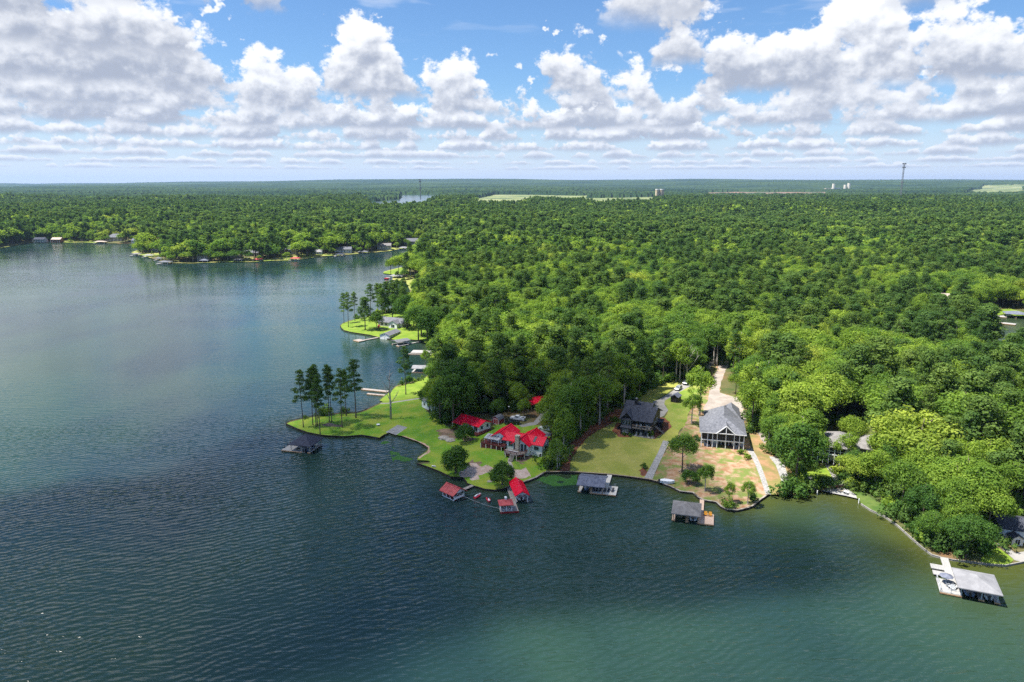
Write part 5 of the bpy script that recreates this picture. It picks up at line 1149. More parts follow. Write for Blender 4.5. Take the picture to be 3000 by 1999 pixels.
# ------------------------------------------------------------------ seawalls along the shore
pm('cap_tan', (.24, .18, .125), (.36, .29, .21), .8, .9); pm('cap_pale', (.26, .225, .19), (.38, .34, .29), .5, .9, third=((.10, .09, .07), .4, .5, .6))
pm('weed', (.02, .09, .02), (.05, .15, .02), 1.5, .9)
def seawall(a, b, label, mat, cap, top=.62, capw=.34, th=.28):
    i, j = near_shore.index(a), near_shore.index(b); pts = [Vector(q) for q in shore_w[min(i, j):max(i, j)+1]]
    # smooth the run
    q = [pts[0]]
    for k in range(len(pts)-1):
        p0, p1, p2, p3 = pts[max(k-1, 0)], pts[k], pts[k+1], pts[min(k+2, len(pts)-1)]
        q.append(p1*.5+p2*.5); q.append(p2)
    ctr = sum(q, Vector((0, 0)))/len(q); nn = []
    for k, p in enumerate(q):
        d = (q[min(k+1, len(q)-1)]-q[max(k-1, 0)]).normalized(); nn.append(Vector((-d.y, d.x)))
    test = np.array([tuple(p+n*.6) for p, n in zip(q, nn)]); s = -1 if inside(test, lake_poly).mean() > .5 else 1
    A = G(*a); o = thing('seawall', label, 'seawall', (0, 0, 0))
    def strip(o0, o1, z0, z1): return MB().loft([[(*(p+n*s*o0), z0), (*(p+n*s*o1), z0), (*(p+n*s*o1), z1), (*(p+n*s*o0), z1)] for p, n in zip(q, nn)])
    strip(-.06, th, -1.2, top).build('wall', mat, o); strip(-.12, capw, top, top+.09).build('cap', cap, o)
seawall((1128, 1277), (1075, 1202), 'black timber seawall round the grassy point with the pines', 'timber_dark', 'timber_dark', .55, .2)
seawall((1480, 1436), (1221, 1362), 'dark timber seawall below the red roofed house lawn', 'timber_dark', 'timber_dark', .5, .2)
seawall((1597, 1389), (1480, 1436), 'grey capped seawall running to the wooded corner by the red boathouse', 'timber_dark', 'cap_pale', .6, .5)
seawall((1925, 1416), (1597, 1389), 'straight timber seawall with a tan cap below the black house lawn', 'timber_dark', 'cap_tan', .65, .4)
seawall((2252, 1453), (1925, 1416), 'winding seawall with a pale cap round the bare yard of the white house', 'timber_dark', 'cap_pale', .6, .4)
seawall((3000, 1650), (2522, 1480), 'curving pale concrete seawall below the trees by the big dock', 'concrete_dim', 'concrete_dim', .42, .42)
seawall((1236, 1001), (996, 956), 'dark seawall round the headland lawn', 'timber_dark', 'timber_dark', .6, .2)

# ------------------------------------------------------------------ docks and boathouses
def dock_piles(o, pts, z1=.35): posts(o, pts, -2.2, z1, .2, 'timber_dark', 'pile')
def plank_deck(o, rects, mat, z=.5, name='deck'):
    for (x0, x1, y0, y1) in rects:
        MB().box(x0, x1, y0, y1, z-.16, z).build(name, mat, o)
        e = MB(); e.box(x0-.03, x1+.03, y0-.05, y0-.004, z-.34, z-.02); e.build('fascia', 'timber', o)
def dsite(pa, pb, name, label, cat='boathouse', z=.5, group=None):
    A, B = P(*pa, z), P(*pb, z); return thing(name, label, cat, (A[0], A[1], 0), math.atan2(B[1]-A[1], B[0]-A[0]), group), math.dist(A, B)
def at(o, x, y, z=0.): return o.matrix_basis @ Vector((x, y, z))
# 1 black roofed boathouse off the point
b1, L = dsite((824.6, 1318.7), (908.6, 1326.9), 'boathouse', 'boathouse with a navy hip roof and open pale deck off the grassy point')
plank_deck(b1, [(0, 7.7, 0, 1.6), (0, 4.2, 1.61, 6.0), (9.9, 10.9, 0, 8.3), (4.21, 9.89, 6.4, 8.3)], 'deck_white'); posts(b1, [(3.4, .6), (10.7, .3), (3.4, 8.1), (10.7, 8.1), (7.4, .3), (10.7, 4.2)], .5, 2.7, .18, 'tan_wall')
hroof(b1, 3.2, 10.9, .2, 8.4, 2.85, 5.3, 'shingle_navy', .5); wall(b1, 4.4, 9.8, 7.6, 7.75, .5, 2.6, 'grey_wall', 'back_wall'); dock_piles(b1, [(.2, .2), (3.9, .2), (7.5, .2), (.2, 5.8), (10.2, .2), (10.2, 8), (5, 8)])
posts(b1, [(-.1, 2.0), (-.1, 4.0), (-.1, 5.9)], -.8, 1.5, .16, 'timber_dark', 'mooring_post'); wall(b1, 8.6, 9.5, 6.5, 7.5, .52, 1.6, 'trim_white', 'cabinet')
# 2 old red roofed boathouse
b2, L = dsite((1297.2, 1450.5), (1328.5, 1464.8), 'boathouse', 'small white framed boathouse with a faded red roof at the end of a gangway', z=.3)
groof(b2, -.2, 5.2, -.3, 4.2, 2.1, 3.4, 'x', 'red_metal_old', .5, .4); posts(b2, [(0, 0), (1.6, 0), (3.3, 0), (5, 0), (0, 3.9), (5, 3.9), (2.5, 3.9)], -.8, 2.15, .14)
MB().box(-.1, 5.1, -.14, .02, .1, .3).build('sill_beam', 'trim_white', b2); MB().box(-.1, 5.1, .03, 1.0, .1, .26).box(-.1, 5.1, 3.0, 4.0, .1, .26).build('deck', 'deck_red', b2)
MB().box(4.98, 5.05, .1, 3.85, .3, 1.0).build('side_panel', 'trim_white', b2); m = MB(); m.add([(5.02, -.1, 2.05), (5.02, 4.0, 2.05), (5.02, 1.95, 3.25)], [(0, 1, 2)]); m.bar((5.02, .1, 1.0), (5.02, 2, 2.0), .08); m.bar((5.02, 3.8, 1.0), (5.02, 2, 2.0), .08); m.bar((5.02, 2, 1.0), (5.02, 2, 2.1), .08); m.build('gable_panel', 'trim_white', b2)
m = MB(); [m.bar((-.02, .1+k, .4), (-.02, 1.1+k, 2.0), .07) for k in (0, 1.2, 2.4)]; m.build('lattice', 'trim_white', b2)
g = MB(); g.slab([(1.0, 4.1, .35), (2.2, 4.1, .35), (2.6, 10.2, .75), (1.4, 10.2, .75)], .14); g.build('gangway', 'deck_grey', b2); dock_piles(b2, [(1.3, 6), (2.3, 6), (1.5, 8.5), (2.5, 8.5)], .4)
# 3 red boathouse and 4 red gazebo on one grey pier
pier, L = dsite((1465.8, 1501.5), (1519.6, 1498), 'pier', 'weathered grey timber pier with a dark red edge between the red roofs', 'pier', z=.4)
plank_deck(pier, [(0, 5.2, .0, 2.6), (3.5, 5.2, 2.61, 8.2), (4.0, 5.2, 8.21, 19.5)], 'deck_grey', .42); MB().box(-.05, 5.25, -.14, -.055, .02, .5).build('edge_board', 'barn_red', pier); dock_piles(pier, [(.2, .2), (5, .2), (3.7, 5), (5, 5), (4.2, 11), (5, 11), (4.2, 16), (5, 16)])
gz = thing('gazebo', 'small square white gazebo with a faded red roof and cupola on the pier end', 'gazebo', tuple(at(pier, 0, 0)), pier.rotation_euler.z)
posts(gz, [(.2, .25), (1.75, .25), (3.3, .25), (.2, 3.0), (3.3, 3.0)], .42, 2.55, .15); hroof(gz, .1, 3.4, .1, 3.1, 2.55, 3.55, 'red_metal_old', .4); MB().box(1.5, 2.0, 1.4, 1.9, 3.45, 4.1).build('cupola', 'trim_white', gz); hroof(gz, 1.5, 2.0, 1.4, 1.9, 4.1, 4.4, 'trim_white', .08, name='cupola_roof')
rail(gz, [(3.3, .2), (.2, .2), (.2, 3.0)], .42, .8, 'trim_white', 1.5, .2); MB().box(.1, 3.4, .12, .3, 2.38, 2.54).box(.1, 3.4, 2.95, 3.1, 2.38, 2.54).build('beam', 'trim_white', gz); MB().box(1.0, 2.6, 1.2, 2.0, .95, 1.0).box(1.7, 1.9, 1.5, 1.7, .42, .95).build('table', 'metal_white', gz)
b3, L = dsite((1512, 1471.6), (1544.7, 1468.9), 'boathouse', 'boathouse with a bright red metal gable roof and white frame', z=.3)
groof(b3, -.1, 3.5, -.4, 9.2, 2.6, 3.7, 'y', 'red_metal', .35, .4); posts(b3, [(0, 0), (3.4, 0), (0, 4.5), (3.4, 4.5), (0, 9), (3.4, 9)], -1.0, 2.6, .17); gwall(b3, 0, 3.4, -.12, 0, 2.55, 2.6, 3.6, 'y', 'trim_white', 'gable_panel'); m = MB(); m.bar((.05, -.05, 1.9), (.7, -.05, 2.55), .12); m.bar((3.35, -.05, 1.9), (2.7, -.05, 2.55), .12); m.build('brace', 'trim_white', b3); MB().box(-.1, .5, .1, 9.1, .2, .36).box(3.0, 3.5, .1, 9.1, .2, .36).build('side_walk', 'deck_grey', b3)
# 5 grey roofed boathouse below the black house
b5, L = dsite((1692.4, 1440), (1804, 1451.9), 'boathouse', 'boathouse with a blue grey shingle roof and wide cream deck below the black house lawn')
plank_deck(b5, [(0, 1.0, 0, 7.2), (3.6, 11.3, 0, 1.7), (7.0, 11.3, 1.71, 6.2), (7.0, 8.5, 6.21, 15), (3.6, 6.99, 1.71, 7.2)], 'deck_pale', .55)
groof(b5, .1, 7.6, -.2, 7.6, 2.9, 3.9, 'x', 'shingle_blue', .5, .4); posts(b5, [(.25, .2), (3.7, .2), (4.1, .2), (7.3, .2), (.25, 7.2), (3.7, 7.2), (7.3, 7.2), (7.3, 3.7)], .55, 2.9, .2, 'timber'); MB().box(0, 7.7, -.05, .12, 2.72, 2.92).build('beam', 'trim_white', b5); MB().slab([(4.4, .2, 2.6), (7.2, .2, 2.6), (7.2, .9, 2.3), (4.4, .9, 2.3)], .05).build('awning', 'bluecloth', b5); dock_piles(b5, [(.2, .2), (.2, 7), (3.8, .2), (7.5, .2), (11, .2), (11, 6), (8.2, 10), (7.2, 10)], .4)
MB().bar((10.1, 6.3, -.4), (10.1, 6.3, 1.5), .07).bar((10.6, 6.3, -.4), (10.6, 6.3, 1.5), .07).bar((10.1, 6.3, .9), (10.6, 6.3, .9), .06).bar((10.1, 6.3, .4), (10.6, 6.3, .4), .06).build('swim_ladder', 'metal_white', b5)
# 6 brown roofed boathouse
b6, L = dsite((1968, 1523), (2090.5, 1538.4), 'boathouse', 'boathouse with a taupe hip roof and pinkish timber deck by the bare yard')
plank_deck(b6, [(0, .9, 0, 7.4), (3.6, 4.4, 0, 7.4), (6.8, 11.0, 0, 6.3), (7.0, 8.2, 6.31, 15.2)], 'deck_tan', .55); MB().box(.91, 6.79, 7.0, 7.4, .4, .54).build('back_walk', 'deck_tan', b6)
hroof(b6, .2, 7.2, -.4, 7.4, 2.75, 4.5, 'shingle_brown', .4); posts(b6, [(.4, .1), (4.0, .1), (7.0, .1), (.4, 7), (4, 7), (7, 7)], .55, 2.7, .2, 'timber'); dock_piles(b6, [(.3, .2), (4, .2), (7, .2), (10.8, .2), (10.8, 6), (7.3, 10), (8, 10), (7.3, 14)], .4); wall(b6, 3.65, 4.35, .2, 1.0, .56, 1.2, 'timber', 'dock_box')
# 7 big pale roofed dock
b7, L = dsite((2755.2, 1734.9), (2934.3, 1769.2), 'boathouse', 'large boathouse with a pale grey hip roof and white side deck at the lower right')
plank_deck(b7, [(-.1, 4.2, 0, 6.4), (2.2, 3.9, 6.41, 17.5), (7.3, 8.4, 0, 7.6), (10.3, 11.4, 0, 7.6)], 'deck_white', .55); MB().box(-.4, 2.19, 8.0, 10.0, .36, .55).build('finger_deck', 'deck_white', b7); MB().box(-.5, 2.19, 10.9, 13.2, .36, .55).build('finger_deck', 'deck_white', b7)
hroof(b7, 3.5, 10.9, -.6, 7.6, 3.0, 4.3, 'roof_pale', .5); posts(b7, [(3.9, .1), (7.8, .1), (10.8, .1), (3.9, 7.3), (7.8, 7.3), (10.8, 7.3)], .55, 3.0, .18, 'grey_wall'); rail(b7, [(4.1, .12), (0, .12), (0, 6.2)], .55, .9, 'grey_wall', 2.0); dock_piles(b7, [(0, .2), (4, .2), (0, 6), (7.8, .2), (11, .2), (2.4, 10), (3.7, 10), (2.4, 14), (3.7, 14)], .4)
m = MB()
for i in range(8): a = i*math.pi/4; b = a+math.pi/4; m.add([(1.6, 4.6, 2.9), (1.6+1.5*math.cos(a), 4.6+1.5*math.sin(a), 2.35), (1.6+1.5*math.cos(b), 4.6+1.5*math.sin(b), 2.35)], [(0, 1, 2)])
um = thing('patio_umbrella', 'grey blue parasol open on the deck of the large pale boathouse', 'umbrella', tuple(at(b7, 0, 0)), b7.rotation_euler.z); m.build('canopy', 'shingle_blue', um); MB().tube([(1.6, 4.6, .55), (1.6, 4.6, 2.9)], .035, 6).build('pole', 'metal_white', um); MB().tube([(1.6, 4.6, .55), (1.6, 4.6, .66)], .3, 10).build('base', 'grey_wall', um)
# headland: white boathouse, grey roofed dock, landing, other docks
o, L = dsite((1113, 991), (1140.8, 993.3), 'boathouse', 'white walled boathouse with a grey gable roof on the headland shore')
gwall(o, 0, 6.4, 0, 13.5, -.4, 2.5, 3.7, 'y', 'white_wall'); groof(o, 0, 6.4, 0, 13.5, 2.5, 3.7, 'y', 'shingle_grey', .4, .3); win(o, 'f', 1.8, .1, 2.2, 2.0, 0, 'trim_white', 'white_wall', 0, 'door'); win(o, 'f', 4.6, .1, 2.2, 2.0, 0, 'trim_white', 'white_wall', 0, 'door')
for c in (2, 5, 8, 11): win(o, 'r', c, .6, .7, 1.4, 6.4, bars=0)
o, L = dsite((1148.6, 1007.8), (1164.3, 1012.3), 'boathouse', 'small grey roofed boat dock beside the white boathouse')
posts(o, [(.4, 0), (5.6, 0), (.4, 8), (5.6, 8), (5.6, 4)], -.5, 2.4, .16, 'grey_wall'); groof(o, 0, 6, -.2, 8.4, 2.4, 3.0, 'y', 'shingle_grey', .3, .3); plank_deck(o, [(4.6, 7.4, -.4, 6.5), (5.2, 6.4, 6.51, 16), (-.2, .8, 0, 8.2)], 'deck_white', .45); MB().box(.9, 5.9, 7.6, 7.7, .5, 2.3).build('back_wall', 'white_wall', o)
o, L = dsite((1034.4, 996.7), (1048.2, 1000.4), 'pier', 'bare T shaped grey landing stage below the headland lawn', 'pier', z=.4)
plank_deck(o, [(0, 6.0, 0, 4.4), (3.6, 5.2, 4.41, 15.5)], 'deck_grey', .45)
o, L = dsite((1199, 1038), (1247, 1039), 'pier', 'wide pale uncovered boat dock behind the lone pine', 'pier', z=.4)
plank_deck(o, [(0, 12, 3.0, 9.5), (-.5, 12, 0, 1.0)], 'deck_white', .5)
o, L = dsite((1206.7, 1090.4), (1251, 1091.5), 'boathouse', 'low grey roofed boat dock tucked under the trees by the lone pine', z=.4)
groof(o, .1, 7.6, 0, 6, 2.3, 3.0, 'x', 'roof_pale', .4, .3); posts(o, [(.2, .2), (7.4, .2), (.2, 5.8), (3.8, .2), (7.4, 5.8)], -.5, 2.3, .14, 'grey_wall'); plank_deck(o, [(-.1, 8, -.2, .9), (-.1, .8, .91, 6), (6.9, 8, .91, 6)], 'deck_white', .45)
for (pa, pb, lb, w) in (((1056, 1141), (1134, 1149), 'longer of the two weathered plank jetties behind the point pines', 2.0), ((1074, 1154.5), (1128, 1159.5), 'shorter of the two weathered plank jetties behind the point pines', 1.3)):
    o, L = dsite(pa, pb, 'jetty', lb, 'jetty', z=.4); plank_deck(o, [(0, L, 0, w)], 'deck_grey', .45); dock_piles(o, [(.3, .1), (L*.5, .1), (L*.9, .1)], .35)
# right cove
o, L = dsite((2948, 930), (3002, 933), 'boathouse', 'boat dock with a blue grey roof in the small cove at the right edge')
hroof(o, 0, 12, 0, 9, 3, 4.6, 'shingle_blue', .5); posts(o, [(.3, .3), (11.7, .3), (.3, 8.7), (11.7, 8.7), (6, .3)], -.5, 2.9, .25, 'tan_wall'); plank_deck(o, [(-4, .2, 0, 7), (5, 6, 0, 9)], 'deck_white', .5)
o, L = dsite((2890, 942), (2955, 949), 'pier', 'white uncovered pier in the small cove at the right edge', 'pier'); plank_deck(o, [(0, 9, 1, 3), (9, 16, -1, 4)], 'deck_white', .5)
o, L = dsite((2925, 1015), (2972, 1018), 'pier', 'pale dock glimpsed through the trees in the right hand cove', 'pier'); plank_deck(o, [(0, 9, 0, 3.5)], 'deck_white', .5)
o, L = dsite((1143, 815), (1182, 817), 'boathouse', 'low white roofed boathouse on the small point by the far creek'); hroof(o, -1, 13, 0, 9, 2.6, 4.4, 'roof_pale', .5); posts(o, [(0, .3), (12.5, .3), (0, 8.5), (12.5, 8.5)], -.5, 2.6, .25); plank_deck(o, [(-5, 0, 0, 3)], 'deck_white', .5)

# ------------------------------------------------------------------ boats
pm('hull_white', (.72, .72, .72), (.80, .80, .80), .5, .25, spec=.6); pm('hull_blue', (.10, .16, .26), (.16, .22, .34), .5, .25, spec=.6); pm('hull_red', (.40, .012, .03), (.55, .03, .05), .8, .3, spec=.6); pm('seat_dark', (.03, .03, .035), (.07, .07, .08), 1, .6); pm('vinyl', (.55, .52, .48), (.66, .63, .58), 1, .6); pm('motor_black', (.02, .02, .022), (.04, .04, .045), 1, .3, spec=.5)
def boat(loc, rz, label, L=6.4, B=2.3, hull='hull_white', cover=None, name='motor_boat'):
    o = thing(name, label, 'boat', (loc[0], loc[1], loc[2]), rz); rings = []
    for t, w, zb, zt in ((0, .86, -.12, .75), (.25, 1, -.22, .78), (.55, 1, -.22, .84), (.8, .68, -.1, .95), (.94, .28, .15, 1.05), (1, .03, .45, 1.08)):
        h = B/2*w; rings.append([(t*L, -h, zt), (t*L, -h*.8, zb+.2), (t*L, 0, zb), (t*L, h*.8, zb+.2), (t*L, h, zt), (t*L, h*.82, zt+.02), (t*L, 0, zt-.02 if t > .6 else .32), (t*L, -h*.82, zt+.02)])
    MB().loft(rings).build('hull', hull, o)
    if cover:
        MB().loft([[(t*L, -B/2*w, .86), (t*L, 0, 1.25+c), (t*L, B/2*w, .86)] for t, w, c in ((.02, .86, -.2), (.3, 1, .1), (.55, 1, .1), (.8, .7, 0), (.97, .1, -.1))]).build('cover', cover, o)
    else:
        for y in (-.55, .55): MB().box(L*.34, L*.43, y-.3, y+.3, .35, .72).box(L*.33, L*.35, y-.3, y+.3, .72, 1.15).build('seat', 'vinyl', o)
        MB().box(.35, .95, -.85, .85, .35, .7).build('bench', 'vinyl', o); MB().slab([(L*.52, -.9, .95), (L*.52, .9, .95), (L*.47, .8, 1.4), (L*.47, -.8, 1.4)], .03).build('windscreen', 'glass', o)
    MB().box(-.55, .02, -.22, .22, .25, 1.0).box(-.42, -.12, -.1, .1, -.6, .25).build('outboard', 'motor_black', o); return o
def bt(par, x, y, ang, label, z=.12, **k): boat(tuple(at(par, x, y, z)), par.rotation_euler.z+ang, label, **k)
bt(b5, 2.3, 6.9, -math.pi/2, 'silver blue covered motor boat lifted in the blue grey roofed boathouse', .35, L=6.2, hull='hull_blue', cover='vinyl')
bt(b3, 1.7, 1.0, math.pi/2, 'white motor boat stern out in the bright red roofed boathouse', .35, L=6.0)
bt(b6, 5.6, 1.4, math.pi/2, 'white boat with its outboard showing in the taupe roofed boathouse', .3, L=5.4)
bt(b1, 8.8, 1.2, math.pi/2, 'dark blue boat in the slip of the navy roofed boathouse', .25, L=5.6, B=1.9, hull='hull_blue')
bt(b7, 5.8, 1.0, math.pi/2, 'blue hulled boat in the left slip of the large pale boathouse', .3, L=6, hull='hull_blue')
bt(b7, 9.4, 1.0, math.pi/2, 'white boat in the right slip of the large pale boathouse', .3, L=6, B=1.7)
b = P(1953, 1418, .3); k = boat((b[0]-2, b[1]+.2, .75), R(-14), 'upturned white dinghy lying on the seawall below the black house', 4.4, 1.6, 'hull_white', 'hull_white', 'dinghy')
def jetski(px, py, rz, label, seat):
    x, y = P(px, py, .2); o = thing('jet_ski', label, 'jet ski', (x, y, .0), rz, 'red personal watercraft on the mooring line'); rings = []
    for t, w, zb, zt in ((-1.5, .8, -.05, .45), (-.6, 1, -.15, .55), (.5, 1, -.15, .62), (1.2, .55, 0, .68), (1.6, .05, .35, .66)):
        h = .6*w; rings.append([(t, -h, zt*.75), (t, -h*.7, zb), (t, h*.7, zb), (t, h, zt*.75), (t, h*.5, zt), (t, -h*.5, zt)])
    MB().loft(rings).build('hull', 'hull_red', o); MB().loft([[(t, -.2, .5), (t, -.16, z), (t, .16, z), (t, .2, .5)] for t, z in ((-1.3, .75), (-.5, .85), (.1, .82), (.4, .7))]).build('seat', seat, o)
    MB().bar((.45, 0, .6), (.3, 0, 1.0), .09).bar((.3, -.38, 1.02), (.3, .38, 1.02), .06).build('handlebar', 'motor_black', o); MB().loft([[(t, -.3, .6), (t, 0, z), (t, .3, .6)] for t, z in ((.4, .95), (.9, .85), (1.4, .66))]).build('cowl', 'hull_white', o)
jetski(1399, 1454, R(58), 'red jet ski nearer the faded red boathouse on the mooring line', 'hull_white'); jetski(1431, 1465, R(-75), 'red jet ski nearer the pier on the mooring line', 'seat_dark')
p0, p1 = at(b2, 5, 3), at(pier, -.1, 1.5); m = MB(); m.tube([(p0.x+(p1.x-p0.x)*t, p0.y+(p1.y-p0.y)*t, .9-1.6*t*(1-t)*1.2) for t in np.linspace(0, 1, 12)], .016, 5); tag(m.build('mooring_line', 'trim_white'), 'thin pale mooring line stretched past the two jet skis', 'rope')
x, y = P(1126, 818, .2); m = boat((x, y, 0), .2, 'tiny red kayak floating off the small point by the far creek', 4.5, 1.2, 'hull_red', 'hull_red', 'kayak')

# ------------------------------------------------------------------ deck furniture
def chaise(par, x, y, rz, label, mat, group, z=.56):
    p = at(par, x, y, z); o = thing('lounge_chair', label, 'chair', tuple(p), par.rotation_euler.z+rz, group)
    MB().box(-.32, .32, -.9, .35, .28, .36).build('seat', mat, o); MB().slab([(-.32, .35, .36), (.32, .35, .36), (.32, .85, .85), (-.32, .85, .85)], .08).build('backrest', mat, o)
    for a in (-.28, .28):
        for b in (-.8, .3): MB().box(a-.03, a+.03, b-.03, b+.03, 0, .28).build('leg', 'grey_wall', o)
gl = 'row of dark chairs on the cream deck'
for i, (x, y) in enumerate([(4.6, 1.5), (5.5, 1.5), (6.5, 1.6), (7.9, 1.8), (8.9, 2.3), (10.1, 2.5)]):
    chaise(b5, x, y, R(-8 if i > 3 else 0), ['first', 'second', 'third', 'fourth', 'fifth', 'sixth'][i]+' dark chair from the covered slip on the cream deck', 'seat_dark', gl)
pm('orange', (.62, .28, .03), (.75, .38, .06), 1, .6)
def adirondack(par, x, y, label, mat, group, z=.56, rz=0.):
    p = at(par, x, y, z); o = thing('deck_chair', label, 'chair', tuple(p), par.rotation_euler.z+rz, group)
    MB().slab([(-.35, -.4, .42), (.35, -.4, .42), (.35, .3, .28), (-.35, .3, .28)], .06).build('seat', mat, o); MB().slab([(-.35, .3, .28), (.35, .3, .28), (.42, .62, 1.05), (-.42, .62, 1.05)], .06).build('backrest', mat, o)
    for a in (-.42, .42): MB().box(a-.08, a+.08, -.45, .4, .58, .63).build('armrest', mat, o); MB().box(a-.05, a+.05, -.4, -.3, 0, .58).build('leg', mat, o); MB().box(a-.05, a+.05, .3, .4, 0, .58).build('leg', mat, o)
adirondack(b6, 8.8, 5.0, 'left of the two orange chairs on the pinkish deck', 'orange', 'orange deck chairs'); adirondack(b6, 10.0, 5.0, 'right of the two orange chairs on the pinkish deck', 'orange', 'orange deck chairs')
for i, (x, y) in enumerate(((2.6, 1.9), (3.2, 2.9), (2.0, 2.8))): adirondack(b7, x, y, ['grey chair nearest the rail', 'grey chair beside the big roof', 'grey chair nearest the parasol'][i]+' on the large white deck', 'grey_wall', 'grey deck chairs', rz=i)
beach = thing('lounge_chair', 'x', 'chair'); bpy.data.objects.remove(beach)
for i, (px, py) in enumerate(((2474, 1444), (2482, 1447))):
    x, y, z = G(px, py); h = bpy.data.objects.new('tmp', None); h.matrix_basis = Matrix.Translation((x, y, 0)); chaise(h, 0, 0, R(140), ['left', 'right'][i]+' of the two white loungers on the little stone beach', 'trim_white', 'white beach loungers', z); bpy.data.objects.remove(h)
for (px, py, lb) in ((2394, 1448, 'white post at the left end of the little beach'), (2516, 1472, 'white post at the right end of the little beach')):
    x, y = P(px, py, .3); o = MB().tube([(0, 0, -1), (0, 0, 1.1)], .14, 8).build('post', 'trim_white'); o.name = 'marker_post'; o.location = (x, y, .3); tag(o, lb, 'post')
def fire_ring():
    x, y, z = G(2462, 1437); o = thing('fire_ring', 'round stone fire ring on the little beach', 'fire pit', (x, y, z)); m = MB()
    for i in range(12): a = i*math.pi/6; MB().prism([(r*math.cos(a+d), r*math.sin(a+d)) for r, d in ((.75, -.22), (1.05, -.22), (1.05, .22), (.75, .22))], -.1, .32).build('stone', 'stone', o)
    x, y, z = G(2458, 1430); w = thing('retaining_wall', 'curved brick coloured retaining wall behind the little beach', 'wall', (x, y, z)); MB().loft([[(a, .2-.02*a*a, -.3), (a, .55-.02*a*a, -.3), (a, .55-.02*a*a, .8), (a, .2-.02*a*a, .8)] for a in np.linspace(-4, 3.5, 9)]).build('wall', 'redbrick', w); MB().loft([[(a, .1-.02*a*a, .8), (a, .65-.02*a*a, .8), (a, .65-.02*a*a, .9), (a, .1-.02*a*a, .9)] for a in np.linspace(-4, 3.5, 9)]).build('cap', 'cap_pale', w)
pm('redbrick', (.26, .10, .06), (.38, .17, .11), 2, .9); fire_ring()
# steps at the stone path by the huge tree
x, y, z = G(2335, 1425); o = thing('stone_steps', 'broad pale stone steps climbing behind the huge dark tree', 'steps', (x, y, z-.3), R(-25))
for i in range(5): MB().box(-.5+i*.4, 5-i*.3, i*1.1, i*1.1+1.2, 0, .35+i*.34).build('step', 'concrete_dim', o)

# ------------------------------------------------------------------ vehicles
pm('paint_white', (.68, .69, .70), (.74, .75, .76), .3, .25, spec=.6); pm('paint_black', (.012, .014, .018), (.022, .025, .03), .3, .2, spec=.7); pm('paint_grey', (.20, .22, .24), (.28, .30, .32), .3, .25, spec=.6); pm('paint_navy', (.02, .03, .08), (.04, .05, .12), .3, .25, spec=.6); pm('tyre', (.015, .015, .016), (.03, .03, .03), 2, .9); pm('rim', (.35, .36, .37), (.45, .46, .47), 1, .35, metal=.6); pm('lamp', (.55, .55, .5), (.7, .7, .66), 1, .2); pm('lamp_red', (.35, .02, .02), (.45, .03, .03), 1, .3)
def vehicle(px, py, rz, kind, paint, label):
    x, y, z = G(px, py); o = thing('pickup_truck' if kind == 'pickup' else 'parked_car', label, 'truck' if kind == 'pickup' else 'car', (x, y, z), rz)
    Lh = 2.9 if kind == 'pickup' else 2.35; w = .96
    if kind == 'pickup': low = [(-2.9, .45), (2.85, .45), (2.92, .8), (2.75, 1.08), (1.45, 1.16), (-2.9, 1.12)]; cab = [(-.75, 1.12), (1.45, 1.15), (.75, 1.85), (-.6, 1.88)]
    else: low = [(-2.3, .4), (2.3, .4), (2.35, .75), (2.1, .98), (1.1, 1.05), (-2.25, 1.05)]; cab = [(-2.15, 1.05), (1.1, 1.05), (.4, 1.62), (-1.9, 1.66)]
    MB().loft([[(a, -w*k, b if k > .95 or b < .9 else b-.02) for a, b in low] if False else [(a, yy, b) for a, b in low] for yy, k in ((-w, 1), (-w*.5, 1), (w*.5, 1), (w, 1))]).build('body', paint, o)
    MB().loft([[(a*(.97 if b > 1.5 else 1), yy if b < 1.5 else yy*.86, b) for a, b in cab] for yy in (-w*.95, w*.95)]).build('cabin', paint, o)
    c0, c1, c2, c3 = cab
    MB().slab([(c1[0]+.012-.12, -w*.8, c1[1]+.1), (c1[0]+.012-.12, w*.8, c1[1]+.1), (c2[0]+.1, w*.72, c2[1]-.08), (c2[0]+.1, -w*.72, c2[1]-.08)], .03).build('windscreen', 'glass', o)
    for s in (-1, 1):
        g = MB(); yy = s*(w*.945); y2 = s*(w*.86)
        g.add([(c0[0]+.18, yy, c0[1]+.1), (c1[0]-.35, yy, c0[1]+.1), (c2[0]-.02, y2, c2[1]-.12), (c3[0]+.12, y2, c2[1]-.12), (c0[0]+.18, yy+s*.03, c0[1]+.1), (c1[0]-.35, yy+s*.03, c0[1]+.1), (c2[0]-.02, y2+s*.03, c2[1]-.12), (c3[0]+.12, y2+s*.03, c2[1]-.12)], [(0, 1, 2, 3), (4, 5, 6, 7), (0, 1, 5, 4), (1, 2, 6, 5), (2, 3, 7, 6), (3, 0, 4, 7)]); g.build('side_window', 'glass', o)
        for a in (-Lh*.62, Lh*.64):
            t = MB().tube([(a, s*w*.78, .38), (a, s*(w+.02), .38)], .38, 14).build('wheel', 'tyre', o); MB().tube([(a, s*(w-.02), .38), (a, s*(w+.035), .38)], .2, 10).build('rim', 'rim', t)
        MB().box(low[2][0]-.12, low[2][0]+.02, s*.62-.2, s*.62+.2, .72, .9).build('headlight', 'lamp', o); MB().box(low[0][0]-.02, low[0][0]+.04, s*.78-.12, s*.78+.12, .75, 1.0).build('tail_light', 'lamp_red', o)
    if kind == 'pickup': MB().box(-2.8, -.85, -w*.82, w*.82, 1.1, 1.135).build('bed_floor', 'tyre', o); [MB().box(-2.88, -.8, s*w*.97-.06, s*w*.97+.06, 1.1, 1.36).build('bed_side', paint, o) for s in (-1, 1)]; MB().box(-2.92, -2.82, -w, w, 1.0, 1.36).build('tailgate', paint, o)
    return o
